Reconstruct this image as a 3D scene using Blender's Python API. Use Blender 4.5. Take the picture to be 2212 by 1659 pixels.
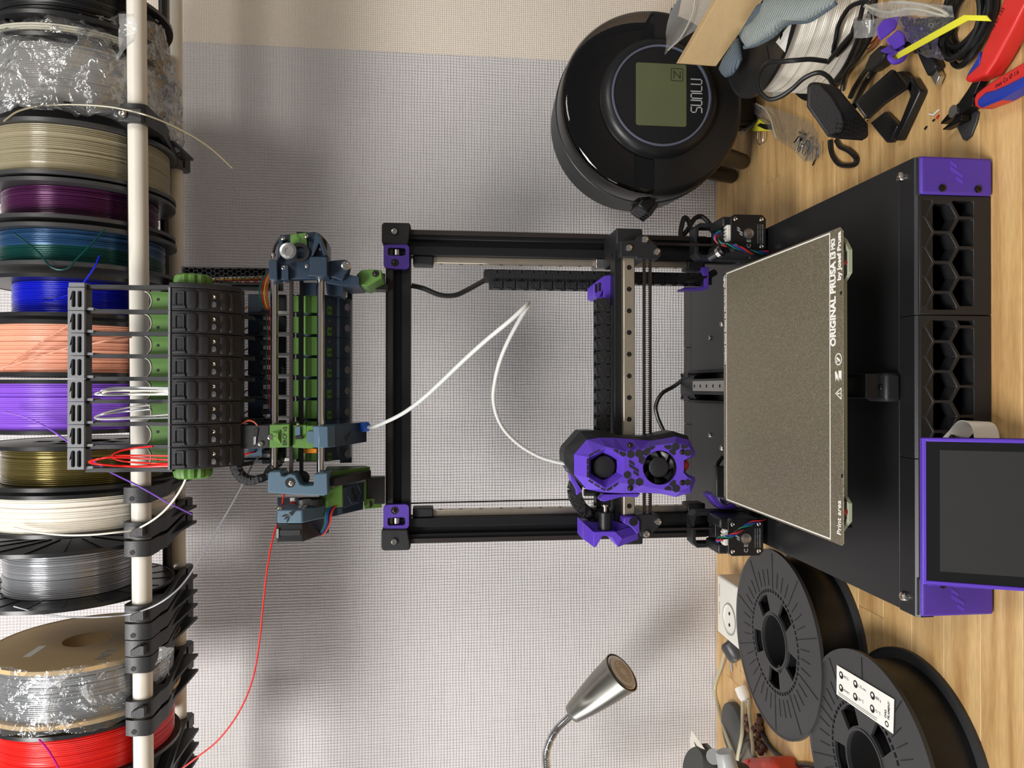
import bpy, bmesh, math, random
from mathutils import Vector, Matrix
random.seed(7)
for _o in list(bpy.data.objects): bpy.data.objects.remove(_o)
scene = bpy.context.scene
COL = scene.collection
S = 0.001                                   # all lengths below are millimetres
# ------------------------------------------------------------ camera (phone held sideways)
F_PX, PITCH, YAW, ROLL, CAM = 1562.67, .1066, .0048, .0007, Vector((-1.2, 0, 450.6))
_cp, _sp, _cy, _sy = math.cos(PITCH), math.sin(PITCH), math.cos(YAW), math.sin(YAW)
FWD = Vector((_sy*_cp, _cy*_cp, -_sp)); _r = Vector((_cy, -_sy, 0)); _u = _r.cross(FWD)
RGT = _r*math.cos(ROLL) + _u*math.sin(ROLL); UPV = -_r*math.sin(ROLL) + _u*math.cos(ROLL)
cam = bpy.data.cameras.new('camera'); cam_ob = bpy.data.objects.new('camera', cam); COL.objects.link(cam_ob)
m3 = Matrix((-UPV, RGT, -FWD)).transposed()
cam_ob.matrix_world = Matrix.Translation(CAM*S) @ m3.to_4x4()
cam.sensor_fit = 'HORIZONTAL'; cam.sensor_width = 36; cam.lens = 36*F_PX/2212
cam.clip_start = .02
scene.camera = cam_ob
# ------------------------------------------------------------ world, lights, exposure
world = bpy.data.worlds.new('world'); scene.world = world; world.use_nodes = True
bg = world.node_tree.nodes['Background']
bg.inputs[0].default_value = (.92, .95, 1, 1); bg.inputs[1].default_value = .2
def area_light(name, loc, target, sx, sy, power, color, spread=180):
    l = bpy.data.lights.new(name, 'AREA'); l.shape = 'RECTANGLE'; l.size = sx; l.size_y = sy
    l.energy = power; l.color = color; l.spread = math.radians(spread)
    o = bpy.data.objects.new(name, l); COL.objects.link(o); o.location = loc
    o.rotation_euler = (Vector(target)-Vector(loc)).to_track_quat('-Z', 'Y').to_euler()
    return o
area_light('ceiling_lamp', (-.75, -.45, 1.75), (-.1, .95, .4), .8, .55, 40, (1, .975, .945))
area_light('second_ceiling_lamp', (.95, -.75, 1.75), (.1, .9, .3), .6, .6, 13, (1, .95, .88))
area_light('window_daylight', (-2.6, .1, .95), (0, .9, .35), 1.3, 1.3, 32, (.97, .98, 1))
vs = scene.view_settings
vs.view_transform = 'Standard'; vs.look = 'None'; vs.gamma = 1; vs.use_curve_mapping = False; vs.exposure = 0
# ------------------------------------------------------------ pixel -> place helpers (mm)
def ray(x, y): return FWD + RGT*((829.5-y)/F_PX) + UPV*((1106-x)/F_PX)
def on(ax, x, y, v):
    d = ray(x, y); return CAM + d*((v-CAM[ax])/d[ax])
def oy(x, y, v): return on(1, x, y, v)      # where the pixel's ray meets the plane Y = v
def oz(x, y, v): return on(2, x, y, v)
def ox(x, y, v): return on(0, x, y, v)
# ------------------------------------------------------------ mesh building
def V(*a): return Vector(a)
class MB:
    def __init__(s): s.v = []; s.f = []; s.mi = []
    def add(s, vs, fs, mi=0):
        n = len(s.v); s.v += [tuple(p) for p in vs]; s.f += [tuple(i+n for i in f) for f in fs]; s.mi += [mi]*len(fs); return s
    def box(s, x0, x1, y0, y1, z0, z1, mi=0):
        vs = [(x, y, z) for x in (x0, x1) for y in (y0, y1) for z in (z0, z1)]
        return s.add(vs, [(0,1,3,2), (4,6,7,5), (0,4,5,1), (2,3,7,6), (0,2,6,4), (1,5,7,3)], mi)
    def obox(s, c, sx, sy, sz, rot=None, mi=0):
        c = Vector(c); rot = rot or Matrix.Identity(3)
        vs = [c + rot @ Vector((x*sx/2, y*sy/2, z*sz/2)) for x in (-1,1) for y in (-1,1) for z in (-1,1)]
        return s.add(vs, [(0,1,3,2), (4,6,7,5), (0,4,5,1), (2,3,7,6), (0,2,6,4), (1,5,7,3)], mi)
    def prism(s, poly, ax, a, b, mi=0):     # poly in the two other axes, in order (y,z),(x,z),(x,y)
        def P(p, t): return ((t, p[0], p[1]), (p[0], t, p[1]), (p[0], p[1], t))[ax]
        n = len(poly); vs = [P(p, a) for p in poly] + [P(p, b) for p in poly]
        fs = [tuple(range(n))[::-1], tuple(range(n, 2*n))] + [(i, (i+1) % n, n+(i+1) % n, n+i) for i in range(n)]
        return s.add(vs, fs, mi)
    def loft(s, rings, cap=True, closed=True, mi=0):
        n = len(rings[0]); vs = [p for r in rings for p in r]; fs = []
        for k in range(len(rings)-1):
            for i in range(n if closed else n-1):
                j = (i+1) % n; fs.append((k*n+i, k*n+j, (k+1)*n+j, (k+1)*n+i))
        if cap: fs += [tuple(range(n))[::-1], tuple(range((len(rings)-1)*n, len(rings)*n))]
        return s.add(vs, fs, mi)
    def frame(s, d):
        d = Vector(d).normalized(); a = Vector((0,0,1)) if abs(d.z) < .9 else Vector((1,0,0))
        u = d.cross(a).normalized(); return d, u, d.cross(u)
    def cyl(s, p, q, r0, r1=None, n=16, cap=True, mi=0):
        p, q = Vector(p), Vector(q); r1 = r0 if r1 is None else r1; d, u, w = s.frame(q-p)
        cs = [(math.cos(2*math.pi*i/n), math.sin(2*math.pi*i/n)) for i in range(n)]
        return s.loft([[p + (u*c+w*t)*r0 for c, t in cs], [q + (u*c+w*t)*r1 for c, t in cs]], cap, True, mi)
    def lathe(s, prof, o, axis, n=32, mi=0, a0=0, a1=2*math.pi):   # prof: (radius, height along axis)
        o = Vector(o); d, u, w = s.frame(axis); full = abs(a1-a0-2*math.pi) < 1e-6; m = n if full else n+1
        cs = [(math.cos(a0+(a1-a0)*i/n), math.sin(a0+(a1-a0)*i/n)) for i in range(m)]
        return s.loft([[o + d*h + (u*c+w*t)*r for c, t in cs] for r, h in prof], False, full, mi)
    def tube(s, pts, r, n=8, cap=True, flat=None, mi=0, closed=False):
        pts = [Vector(p) for p in pts]; m = len(pts); rr = r if isinstance(r, (list, tuple)) else [r]*m
        rings = []; prev = None
        for i in range(m):
            t = (pts[(i+1) % m if closed else min(i+1, m-1)] - pts[i-1 if (closed or i) else 0]).normalized()
            if prev is None: _, u, w = s.frame(t)
            else:
                u = (prev - t*prev.dot(t)); u = u.normalized() if u.length > 1e-6 else s.frame(t)[1]; w = t.cross(u)
            prev = u
            rings.append([pts[i] + (u*math.cos(2*math.pi*k/n) + w*math.sin(2*math.pi*k/n))*rr[i] for k in range(n)])
        if closed: rings.append(rings[0]); cap = False
        return s.loft(rings, cap, True, mi)
    def ribbon(s, pts, half, thick, side):     # flat strip: half width along 'side', thickness across
        side = Vector(side).normalized(); pts = [Vector(p) for p in pts]; m = len(pts); rings = []
        for i in range(m):
            t = (pts[min(i+1, m-1)]-pts[max(i-1, 0)]).normalized(); nn = t.cross(side).normalized()
            a, b = side*half, nn*thick/2
            rings.append([pts[i]+a+b, pts[i]-a+b, pts[i]-a-b, pts[i]+a-b])
        return s.loft(rings)
    def ball(s, c, rx, ry=None, rz=None, n=12, m=8, rot=None):
        ry = rx if ry is None else ry; rz = rx if rz is None else rz; c = Vector(c); rot = rot or Matrix.Identity(3)
        rings = [[c + rot @ Vector((rx*math.sin(math.pi*j/m)*math.cos(2*math.pi*i/n), ry*math.sin(math.pi*j/m)*math.sin(2*math.pi*i/n), rz*math.cos(math.pi*j/m))) for i in range(n)] for j in range(1, m)]
        rings = [[c + rot @ Vector((0,0,rz))]*n] + rings + [[c - rot @ Vector((0,0,rz))]*n]
        return s.loft(rings, False)
    def xf(s, M):
        s.v = [tuple(M @ Vector(p)) for p in s.v]; return s
    def mesh(s, name, smooth=35):
        me = bpy.data.meshes.new(name); me.from_pydata([(x*S, y*S, z*S) for x, y, z in s.v], [], s.f)
        for p, k in zip(me.polygons, s.mi): p.material_index = k
        bm = bmesh.new(); bm.from_mesh(me); bmesh.ops.remove_doubles(bm, verts=bm.verts, dist=1e-6)
        bmesh.ops.recalc_face_normals(bm, faces=bm.faces); bm.to_mesh(me); bm.free()
        if smooth:
            me.polygons.foreach_set('use_smooth', [True]*len(me.polygons)); me.set_sharp_from_angle(angle=math.radians(smooth))
        me.update(); return me
    def build(s, name, mat, parent=None, bevel=0, smooth=35, seg=2, label=None):
        me = s.mesh(name, smooth)
        for m in (mat if isinstance(mat, (list, tuple)) else [mat]): me.materials.append(M[m])
        return link(name, me, parent, bevel, seg, label)
def link(name, me, parent=None, bevel=0, seg=2, label=None):
    o = bpy.data.objects.new(name, me); COL.objects.link(o)
    if parent is not None:
        o.parent = parent; o.matrix_parent_inverse = PINV.get(parent.name, Matrix.Identity(4))
    else: PINV[o.name] = Matrix.Identity(4)
    if bevel:
        b = o.modifiers.new('bevel', 'BEVEL'); b.width = bevel*S; b.segments = seg; b.limit_method = 'ANGLE'; b.angle_limit = math.radians(40); b.harden_normals = False
    if label: o['label'] = label
    return o
PINV = {}
def thing(name, label, cat, loc=(0,0,0), group=None):
    o = bpy.data.objects.new(name, None); COL.objects.link(o); o.location = Vector(loc)*S; o.empty_display_size = .02
    PINV[o.name] = Matrix.Translation(-Vector(loc)*S)
    return tag(o, label, cat, group)
def tag(o, label, cat, group=None):
    o['label'] = label; o['category'] = cat
    if group: o['group'] = group
    return o
def struct(o, label, cat='structure'):
    o['kind'] = 'structure'; o['label'] = label; o['category'] = cat; return o
def dup(o, delta, parent):                   # a shifted copy of a part (shares its mesh) with its sub-parts
    c = o.copy(); COL.objects.link(c); c.parent = parent; c.location = o.location + Vector(delta)*S
    for ch in o.children:
        d = ch.copy(); COL.objects.link(d); d.parent = c
    return c
def rotx(a): return Matrix.Rotation(math.radians(a), 3, 'X')
def roty(a): return Matrix.Rotation(math.radians(a), 3, 'Y')
def rotz(a): return Matrix.Rotation(math.radians(a), 3, 'Z')
def smooth_path(pts, n=8, closed=False):     # Catmull-Rom
    pts = [Vector(p) for p in pts]; m = len(pts); out = []
    for i in range(m if closed else m-1):
        if closed: p0, p1, p2, p3 = pts[i-1], pts[i], pts[(i+1) % m], pts[(i+2) % m]
        else: p0, p1, p2, p3 = pts[max(i-1,0)], pts[i], pts[i+1], pts[min(i+2,m-1)]
        for k in range(n):
            t = k/n
            out.append(.5*((2*p1) + (p2-p0)*t + (2*p0-5*p1+4*p2-p3)*t*t + (3*p1-p0-3*p2+p3)*t**3))
    if not closed: out.append(pts[-1])
    return out
def hexa(cx, cy, r, a0=0, n=6): return [(cx+r*math.cos(a0+2*math.pi*i/n), cy+r*math.sin(a0+2*math.pi*i/n)) for i in range(n)]
def text_mesh(txt, size, name='lettering', extrude=.05, bold=0, space=1):
    cu = bpy.data.curves.new('t', 'FONT'); cu.body = txt; cu.size = size*S; cu.extrude = extrude*S; cu.offset = bold*S; cu.space_character = space
    cu.align_x = 'CENTER'; cu.align_y = 'CENTER'; cu.resolution_u = 3
    ob = bpy.data.objects.new('t', cu); COL.objects.link(ob); bpy.context.view_layer.update()
    me = bpy.data.meshes.new_from_object(ob.evaluated_get(bpy.context.evaluated_depsgraph_get()))
    bpy.data.objects.remove(ob); bpy.data.curves.remove(cu); me.name = name
    return me
def text(txt, size, pos, xdir, ydir, mat, parent, bold=0, wid=None, label=None, space=1, sx=1, name='lettering'):
    me = text_mesh(txt, size, name, bold=bold, space=space); x = Vector(xdir).normalized(); y = Vector(ydir).normalized(); z = x.cross(y)
    if wid:
        w = max(v.co.x for v in me.vertices) - min(v.co.x for v in me.vertices); sx = wid*S/w
    me.transform(Matrix.Translation(Vector(pos)*S) @ Matrix((x*sx, y, z)).transposed().to_4x4())
    me.materials.clear(); me.materials.append(M[mat])
    return link(name, me, parent, label=label)
# ------------------------------------------------------------ materials
M = {}
def lin(c): return tuple((x/12.92 if x <= .04045 else ((x+.055)/1.055)**2.4) for x in (v/255 for v in c[:3])) + (1,)
def mat(name, rgb, rough=.5, metal=0, noise=0, nscale=40, bump=0, bscale=200, spec=.5, coat=0, trans=0, alpha=1, sss=0, ior=1.45, aniso=0):
    m = bpy.data.materials.new(name); m.use_nodes = True; t = m.node_tree; b = t.nodes['Principled BSDF']
    b.inputs['Base Color'].default_value = lin(rgb); b.inputs['Roughness'].default_value = rough; b.inputs['Metallic'].default_value = metal
    b.inputs['Specular IOR Level'].default_value = spec; b.inputs['Coat Weight'].default_value = coat; b.inputs['IOR'].default_value = ior
    b.inputs['Transmission Weight'].default_value = trans; b.inputs['Alpha'].default_value = alpha
    if sss: b.inputs['Subsurface Weight'].default_value = sss; b.inputs['Subsurface Scale'].default_value = .003
    if aniso: b.inputs['Anisotropic'].default_value = aniso
    tc = t.nodes.new('ShaderNodeTexCoord')
    nz = t.nodes.new('ShaderNodeTexNoise'); nz.inputs['Scale'].default_value = nscale; nz.inputs['Detail'].default_value = 4
    t.links.new(tc.outputs['Object'], nz.inputs['Vector'])
    k = noise if noise else .06
    mr = t.nodes.new('ShaderNodeMapRange'); mr.inputs['To Min'].default_value = 1-k; mr.inputs['To Max'].default_value = 1+k
    t.links.new(nz.outputs['Fac'], mr.inputs['Value'])
    mx = t.nodes.new('ShaderNodeMix'); mx.data_type = 'RGBA'; mx.blend_type = 'MULTIPLY'; mx.inputs['Factor'].default_value = 1
    mx.inputs['A'].default_value = lin(rgb); t.links.new(mr.outputs['Result'], mx.inputs['B']); t.links.new(mx.outputs['Result'], b.inputs['Base Color'])
    if bump:
        n2 = t.nodes.new('ShaderNodeTexNoise'); n2.inputs['Scale'].default_value = bscale; n2.inputs['Detail'].default_value = 2
        t.links.new(tc.outputs['Object'], n2.inputs['Vector'])
        bp = t.nodes.new('ShaderNodeBump'); bp.inputs['Strength'].default_value = bump; bp.inputs['Distance'].default_value = .001
        t.links.new(n2.outputs['Fac'], bp.inputs['Height']); t.links.new(bp.outputs['Normal'], b.inputs['Normal'])
    M[name] = m; return m
def stripes(name, axis='z', per_m=2500, strength=.25, dist=.0002):     # printed layer lines as fine relief
    t = M[name].node_tree; b = t.nodes['Principled BSDF']; tc = t.nodes.new('ShaderNodeTexCoord')
    w = t.nodes.new('ShaderNodeTexWave'); w.bands_direction = axis.upper(); w.inputs['Scale'].default_value = per_m/20*2*math.pi/ (2*math.pi)
    t.links.new(tc.outputs['Object'], w.inputs['Vector'])
    bp = t.nodes.new('ShaderNodeBump'); bp.inputs['Strength'].default_value = strength; bp.inputs['Distance'].default_value = dist
    t.links.new(w.outputs['Fac'], bp.inputs['Height']); t.links.new(bp.outputs['Normal'], b.inputs['Normal'])
mat('black_abs', (31,31,33), .48, bump=.12, bscale=900)
mat('black_rough', (33,33,35), .7, bump=.35, bscale=700)
mat('black_satin', (25,25,26), .33)
mat('black_gloss', (20,20,21), .12, coat=.5)
mat('black_rubber', (26,26,27), .42)
mat('black_deep', (12,12,13), .6)
mat('anodized', (34,34,36), .36, metal=.35, bump=.05, bscale=500)
mat('steel', (190,188,184), .3, metal=1, noise=.04)
mat('rail_steel', (196,184,165), .33, metal=.85, noise=.1, nscale=150)
mat('chrome', (205,205,205), .12, metal=1)
mat('screw', (215,208,198), .18, metal=1)
mat('screw_dark', (70,68,66), .25, metal=1)
mat('purple', (96,64,190), .42, bump=.1, bscale=900); 
mat('purple_matte_shade', (82,54,160), .5, bump=.22, bscale=900)  # rougher purple, darkened for the shade the front feet stand in
mat('green', (84,124,54), .45, bump=.12, bscale=900)
mat('blue_abs', (31,48,66), .46, bump=.12, bscale=900)
mat('blue_lit', (76,100,118), .46, bump=.12, bscale=900)  # same blue plastic; the light grazing it is put into the colour
mat('white_plastic', (226,222,212), .4)
mat('white_tube', (226,229,226), .3, trans=.25, sss=.3)
mat('white_print', (232,230,222), .6)
mat('grey_print', (150,150,150), .6)
mat('belt', (34,26,23), .65)
mat('wire_red', (190,40,36), .4); mat('wire_blue', (40,60,150), .4); mat('wire_green', (20,110,90), .4); mat('wire_yellow', (215,170,50), .4); mat('wire_orange', (190,90,40), .4); mat('wire_black', (22,22,23), .35); mat('wire_brown', (110,60,40), .45)
# ------------------------------------------------------------ more mesh helpers
from mathutils.geometry import tessellate_polygon
def _plate(s, outer, holes, ax, a, b, mi=0):            # flat plate with real holes
    def P(p, t): return ((t, p[0], p[1]), (p[0], t, p[1]), (p[0], p[1], t))[ax]
    loops = [outer] + list(holes); flat = [p for l in loops for p in l]; n = len(flat)
    tris = tessellate_polygon([[Vector((p[0], p[1], 0)) for p in l] for l in loops])
    vs = [P(p, a) for p in flat] + [P(p, b) for p in flat]
    fs = [tuple(t) for t in tris] + [tuple(i+n for i in reversed(t)) for t in tris]
    k = 0
    for l in loops:
        m = len(l); fs += [(k+i, k+(i+1) % m, n+k+(i+1) % m, n+k+i) for i in range(m)]; k += m
    return s.add(vs, fs, mi)
MB.plate = _plate
def circ(cx, cy, r, n=24, sx=1): return [(cx+r*sx*math.cos(2*math.pi*i/n), cy+r*math.sin(2*math.pi*i/n)) for i in range(n)]
def rrect(x0, x1, y0, y1, r, k=4):
    out = []
    for cx, cy, a in ((x1-r, y1-r, 0), (x0+r, y1-r, 90), (x0+r, y0+r, 180), (x1-r, y0+r, 270)):
        for i in range(k+1):
            t = math.radians(a + 90*i/k); out.append((cx+r*math.cos(t), cy+r*math.sin(t)))
    return out
def clip(poly, x0, x1, y0, y1):
    def cut(p, f, t):
        out = []
        for i in range(len(p)):
            a, b = p[i-1], p[i]; fa, fb = f(a), f(b)
            if (fa >= 0) != (fb >= 0):
                k = fa/(fa-fb); out.append((a[0]+(b[0]-a[0])*k, a[1]+(b[1]-a[1])*k))
            if fb >= 0: out.append(b)
        return out
    for f in (lambda p: p[0]-x0, lambda p: x1-p[0], lambda p: p[1]-y0, lambda p: y1-p[1]):
        if poly: poly = cut(poly, f, 0)
    return poly
def PY(pts, y, zoom=None):                               # pixels -> (x, z) on the plane Y = y
    out = []
    for a, b in pts:
        if zoom: a, b = zoom[0]+a/zoom[2], zoom[1]+b/zoom[2]
        p = oy(a, b, y); out.append((p.x, p.z))
    return out
def bolt(p, d, r, parent, mat='screw', h=None, hexr=None, name='screw'):   # socket screw head with its hexagon recess
    p = Vector(p); d = Vector(d).normalized(); h = h or r*.75; mb = MB(); _, u, w = mb.frame(d)
    c = [(math.cos(2*math.pi*i/12), math.sin(2*math.pi*i/12)) for i in range(12)]
    def ring(rr, hh): return [p + d*hh + (u*x+w*y)*rr for x, y in c]
    mb.loft([ring(r, -.3), ring(r, h*.55), ring(r*.8, h*.92), ring(r*.5, h), ring(r*.42, h*.3)], cap=False)
    mb.add(ring(r*.42, h*.3), [tuple(range(12))])
    return mb.build(name, mat, parent)
def logo_stripes(o, ux, uz, k, mat, parent, th=.5):      # three slanted bars in the plane of ux, uz
    o = Vector(o); ux = Vector(ux).normalized()*k; uz = Vector(uz).normalized()*k; n = ux.cross(uz).normalized()*th
    for cx, z0, z1 in ((-1.0, -1.2, .1), (0, -1.2, 1.2), (1.0, -.1, 1.2)):
        def q(x, z): return o + ux*(x + z*.62) + uz*z
        a = [q(cx-.36, z0), q(cx+.36, z0), q(cx+.36, z1), q(cx-.36, z1)]
        MB().loft([[p-n for p in a], [p+n for p in a]]).build('logo_bar', mat, parent)
# ============================================================ room: wall and desk
def wall_material(name, c0, c1, k, bstr):
    m = bpy.data.materials.new(name); m.use_nodes = True; t = m.node_tree; b = t.nodes['Principled BSDF']; M[name] = m
    b.inputs['Roughness'].default_value = .62; b.inputs['Specular IOR Level'].default_value = .35
    tc = t.nodes.new('ShaderNodeTexCoord')
    def chain(direction, scale, sx, sz):
        mp = t.nodes.new('ShaderNodeMapping'); mp.inputs['Scale'].default_value = (sx, 1, sz); t.links.new(tc.outputs['Object'], mp.inputs['Vector'])
        w = t.nodes.new('ShaderNodeTexNoise'); w.inputs['Scale'].default_value = scale; w.inputs['Detail'].default_value = 3; w.inputs['Roughness'].default_value = .6
        t.links.new(mp.outputs['Vector'], w.inputs['Vector']); return w
    def wave(direction, scale):
        w = t.nodes.new('ShaderNodeTexWave'); w.bands_direction = direction; w.inputs['Scale'].default_value = scale
        w.inputs['Distortion'].default_value = 1.6; w.inputs['Detail'].default_value = 2; w.inputs['Detail Scale'].default_value = .35
        t.links.new(tc.outputs['Object'], w.inputs['Vector']); return w
    h = chain('x', 1, 560*k, 24*k*k*k*k); v = chain('z', 1, 24*k*k*k*k, 560*k)       # threads up-down and across, irregular
    wx = wave('X', 72*k); wz = wave('Z', 68*k)
    def mn(op, a, b2):
        n = t.nodes.new('ShaderNodeMath'); n.operation = op
        for i, q in enumerate((a, b2)):
            if isinstance(q, (int, float)): n.inputs[i].default_value = q
            else: t.links.new(q, n.inputs[i])
        return n.outputs[0]
    th = mn('ADD', mn('MULTIPLY', wx.outputs['Fac'], .55), mn('MULTIPLY', h.outputs['Fac'], 1.0))
    tv = mn('ADD', mn('MULTIPLY', wz.outputs['Fac'], .55), mn('MULTIPLY', v.outputs['Fac'], 1.0))
    tot = mn('ADD', th, tv)
    bp = t.nodes.new('ShaderNodeBump'); bp.inputs['Strength'].default_value = bstr; bp.inputs['Distance'].default_value = .0011
    t.links.new(tot, bp.inputs['Height']); t.links.new(bp.outputs['Normal'], b.inputs['Normal'])
    nz = t.nodes.new('ShaderNodeTexNoise'); nz.inputs['Scale'].default_value = 6; t.links.new(tc.outputs['Object'], nz.inputs['Vector'])
    cr = t.nodes.new('ShaderNodeValToRGB'); cr.color_ramp.elements[0].color = lin(c0); cr.color_ramp.elements[1].color = lin(c1)
    t.links.new(nz.outputs['Fac'], cr.inputs['Fac']); t.links.new(cr.outputs['Color'], b.inputs['Base Color'])
wall_material('wallpaper', (202,199,199), (212,208,207), 1, .85)
wall_material('plaster_paper', (222,211,196), (232,221,206), 1.35, .6)
WALL_Y = 1125; SEAM = 515.5
w = MB().box(-1500, SEAM, WALL_Y, WALL_Y+60, -750, 1900).build('wall_back', 'wallpaper')
struct(w, 'pale grey wall covered in woven-texture wallpaper behind the printer', 'wall')
w = MB().box(SEAM, 1500, WALL_Y-.4, WALL_Y+60, -750, 1900).build('wall_corner', 'plaster_paper')
struct(w, 'warmer beige strip of plaster-textured wallpaper right of the seam', 'wall')
# desk: beech butcher block made of glued staves
def wood_material():
    m = bpy.data.materials.new('beech'); m.use_nodes = True; t = m.node_tree; b = t.nodes['Principled BSDF']; M['beech'] = m
    b.inputs['Roughness'].default_value = .42; b.inputs['Specular IOR Level'].default_value = .4
    tc = t.nodes.new('ShaderNodeTexCoord'); oi = t.nodes.new('ShaderNodeObjectInfo')
    ad = t.nodes.new('ShaderNodeVectorMath'); ad.operation = 'ADD'; t.links.new(tc.outputs['Object'], ad.inputs[0])
    sc = t.nodes.new('ShaderNodeVectorMath'); sc.operation = 'SCALE'; sc.inputs['Scale'].default_value = 9
    cb = t.nodes.new('ShaderNodeCombineXYZ'); t.links.new(oi.outputs['Random'], cb.inputs[0]); t.links.new(oi.outputs['Random'], cb.inputs[1])
    t.links.new(cb.outputs[0], sc.inputs[0]); t.links.new(sc.outputs[0], ad.inputs[1])
    mp = t.nodes.new('ShaderNodeMapping'); mp.inputs['Scale'].default_value = (3.5, 55, 30); t.links.new(ad.outputs[0], mp.inputs['Vector'])
    g = t.nodes.new('ShaderNodeTexNoise'); g.inputs['Scale'].default_value = 1.2; g.inputs['Detail'].default_value = 6; g.inputs['Distortion'].default_value = .5; t.links.new(mp.outputs[0], g.inputs['Vector'])
    mp2 = t.nodes.new('ShaderNodeMapping'); mp2.inputs['Scale'].default_value = (60, 420, 100); t.links.new(ad.outputs[0], mp2.inputs['Vector'])
    fl = t.nodes.new('ShaderNodeTexNoise'); fl.inputs['Scale'].default_value = 1; fl.inputs['Detail'].default_value = 2; t.links.new(mp2.outputs[0], fl.inputs['Vector'])
    cr = t.nodes.new('ShaderNodeValToRGB'); e = cr.color_ramp.elements
    e[0].position = .28; e[0].color = lin((178,136,86)); e[1].position = .72; e[1].color = lin((220,185,130))
    k = e.new(.5); k.color = lin((206,167,111))
    t.links.new(g.outputs['Fac'], cr.inputs['Fac'])
    mr = t.nodes.new('ShaderNodeMapRange'); mr.inputs['To Min'].default_value = .86; mr.inputs['To Max'].default_value = 1.06; t.links.new(oi.outputs['Random'], mr.inputs['Value'])
    mr2 = t.nodes.new('ShaderNodeMapRange'); mr2.inputs['From Min'].default_value = .35; mr2.inputs['From Max'].default_value = .65; mr2.inputs['To Min'].default_value = .9; mr2.inputs['To Max'].default_value = 1.05; t.links.new(fl.outputs['Fac'], mr2.inputs['Value'])
    mu = t.nodes.new('ShaderNodeMath'); mu.operation = 'MULTIPLY'; t.links.new(mr.outputs[0], mu.inputs[0]); t.links.new(mr2.outputs[0], mu.inputs[1])
    mx = t.nodes.new('ShaderNodeMix'); mx.data_type = 'RGBA'; mx.blend_type = 'MULTIPLY'; mx.inputs['Factor'].default_value = 1
    t.links.new(cr.outputs['Color'], mx.inputs['A']); t.links.new(mu.outputs[0], mx.inputs['B']); t.links.new(mx.outputs['Result'], b.inputs['Base Color'])
    bp = t.nodes.new('ShaderNodeBump'); bp.inputs['Strength'].default_value = .12; bp.inputs['Distance'].default_value = .0005
    t.links.new(fl.outputs['Fac'], bp.inputs['Height']); t.links.new(bp.outputs['Normal'], b.inputs['Normal'])
wood_material()
desk = thing('desk', 'light beech butcher-block desk top against the wall', 'desk', (0, 800, -38))
DESK_F, DESK_B = 513, 1123
rows = 14; rw = (DESK_B-DESK_F)/rows
for i in range(rows):
    y0 = DESK_F + i*rw; x = -900 - random.uniform(0, 200)
    while x < 900:
        L = random.uniform(320, 640); x1 = min(x+L, 960)
        if x1 > -620 and x < 620:
            MB().box(max(x, -820)+.12, min(x1, 820)-.12, y0+.1, y0+rw-.1, -38, 0).build('stave', 'beech', desk, bevel=.35, seg=1, smooth=0)
        x = x1
for sx in (-1, 1):
    for yy in (560, 1080): MB().box(sx*760-30, sx*760+30, yy-30, yy+30, -750, -38).build('leg', 'black_satin', desk, bevel=2)
f = MB().box(-1500, 1500, -1800, 1185, -790, -750).build('floor', 'beech'); struct(f, 'wooden floor under the desk', 'floor')
# ============================================================ 3D printer
FY = 542; ZD = 65; WB = 185
pr = thing('printer', 'black and purple open-frame 3D printer standing in the middle of the desk', '3D printer', (0, 815, 0))
# ---- base
MB().box(-WB, WB, 552, 1092, 8, 12).build('base_plate', 'black_deep', pr)
for sx in (-1, 1): MB().box(sx*WB-(30 if sx > 0 else 0), sx*WB+(30 if sx < 0 else 0), 572, 1092, 12, ZD-3).build('side_rail', 'anodized', pr, bevel=1)
MB().box(-155, 155, 1062, 1092, ZD-33, ZD-3).build('rear_rail', 'anodized', pr, bevel=1)
MB().box(-150, 150, 640, 650, 12, ZD-6).build('dark_interior_sheet', 'black_deep', pr)  # black sheet put in for the darkness of the hollow base
for x0, x1 in ((-140, -40), (-20, 70), (90, 150)): MB().box(x0, x1, 610, 636, 12, 42).build('circuit_board', 'black_rubber', pr, bevel=1)
deck = MB().box(-WB, WB, 566, 1058, ZD-3, ZD).build('deck_plate', 'black_satin', pr, bevel=.4)
# top strips around the deck
for x0, x1 in ((57.5, WB), (-58.5, 57), (-WB-1, -59)):
    MB().prism([(543.5, ZD-14), (543.5, ZD-3.2), (547, ZD), (566, ZD), (566, ZD-14)], 0, x0, x1).build('front_rail', 'anodized', pr, bevel=.3)
for x0, x1 in ((60, 170), (-57, 59.4), (-168, -57.6)):
    MB().box(x0, x1, 1058.4, 1091, ZD-14, ZD).build('rear_strip', 'black_satin', pr, bevel=.8)
for px in ((1948, 382), (1955, 1288)): bolt(oz(*px, ZD), (0,0,1), 4.2, pr)
for px in ((1535, 730), (1535, 940)): bolt(oz(*px, ZD), (0,0,1), 3.4, pr)
# front skirt: two panels of deep hexagon cells
def skirt(x0, x1, cx0, screen_hole=None):
    R = 14.0; holes = []
    for row, z in ((0, 64.5), (1, 43.5), (2, 22.0)):
        for k in range(-14, 15):
            cx = cx0 + (k + (.5 if row == 1 else 0))*24.25
            h = clip(hexa(cx, z, R-1.35, math.pi/2), x0+4, x1-4, 6.5, 60.5)
            if row == 2: h = clip([(cx-10.9, 16), (cx+10.9, 16), (cx+10.9, 28), (cx, 34.5), (cx-10.9, 28)], x0+4, x1-4, 8, 60)
            if len(h) >= 3 and abs(sum(h[i-1][0]*h[i][1]-h[i][0]*h[i-1][1] for i in range(len(h))))/2 > 30: holes.append(h)
    MB().plate([(x0, 1), (x1, 1), (x1, 63), (x0, 63)], holes, 1, 543, 557).build('skirt_panel', 'black_abs', pr, bevel=.4, seg=1)
skirt(57.6, 154, 100); skirt(-156, 57, 36)
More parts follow.
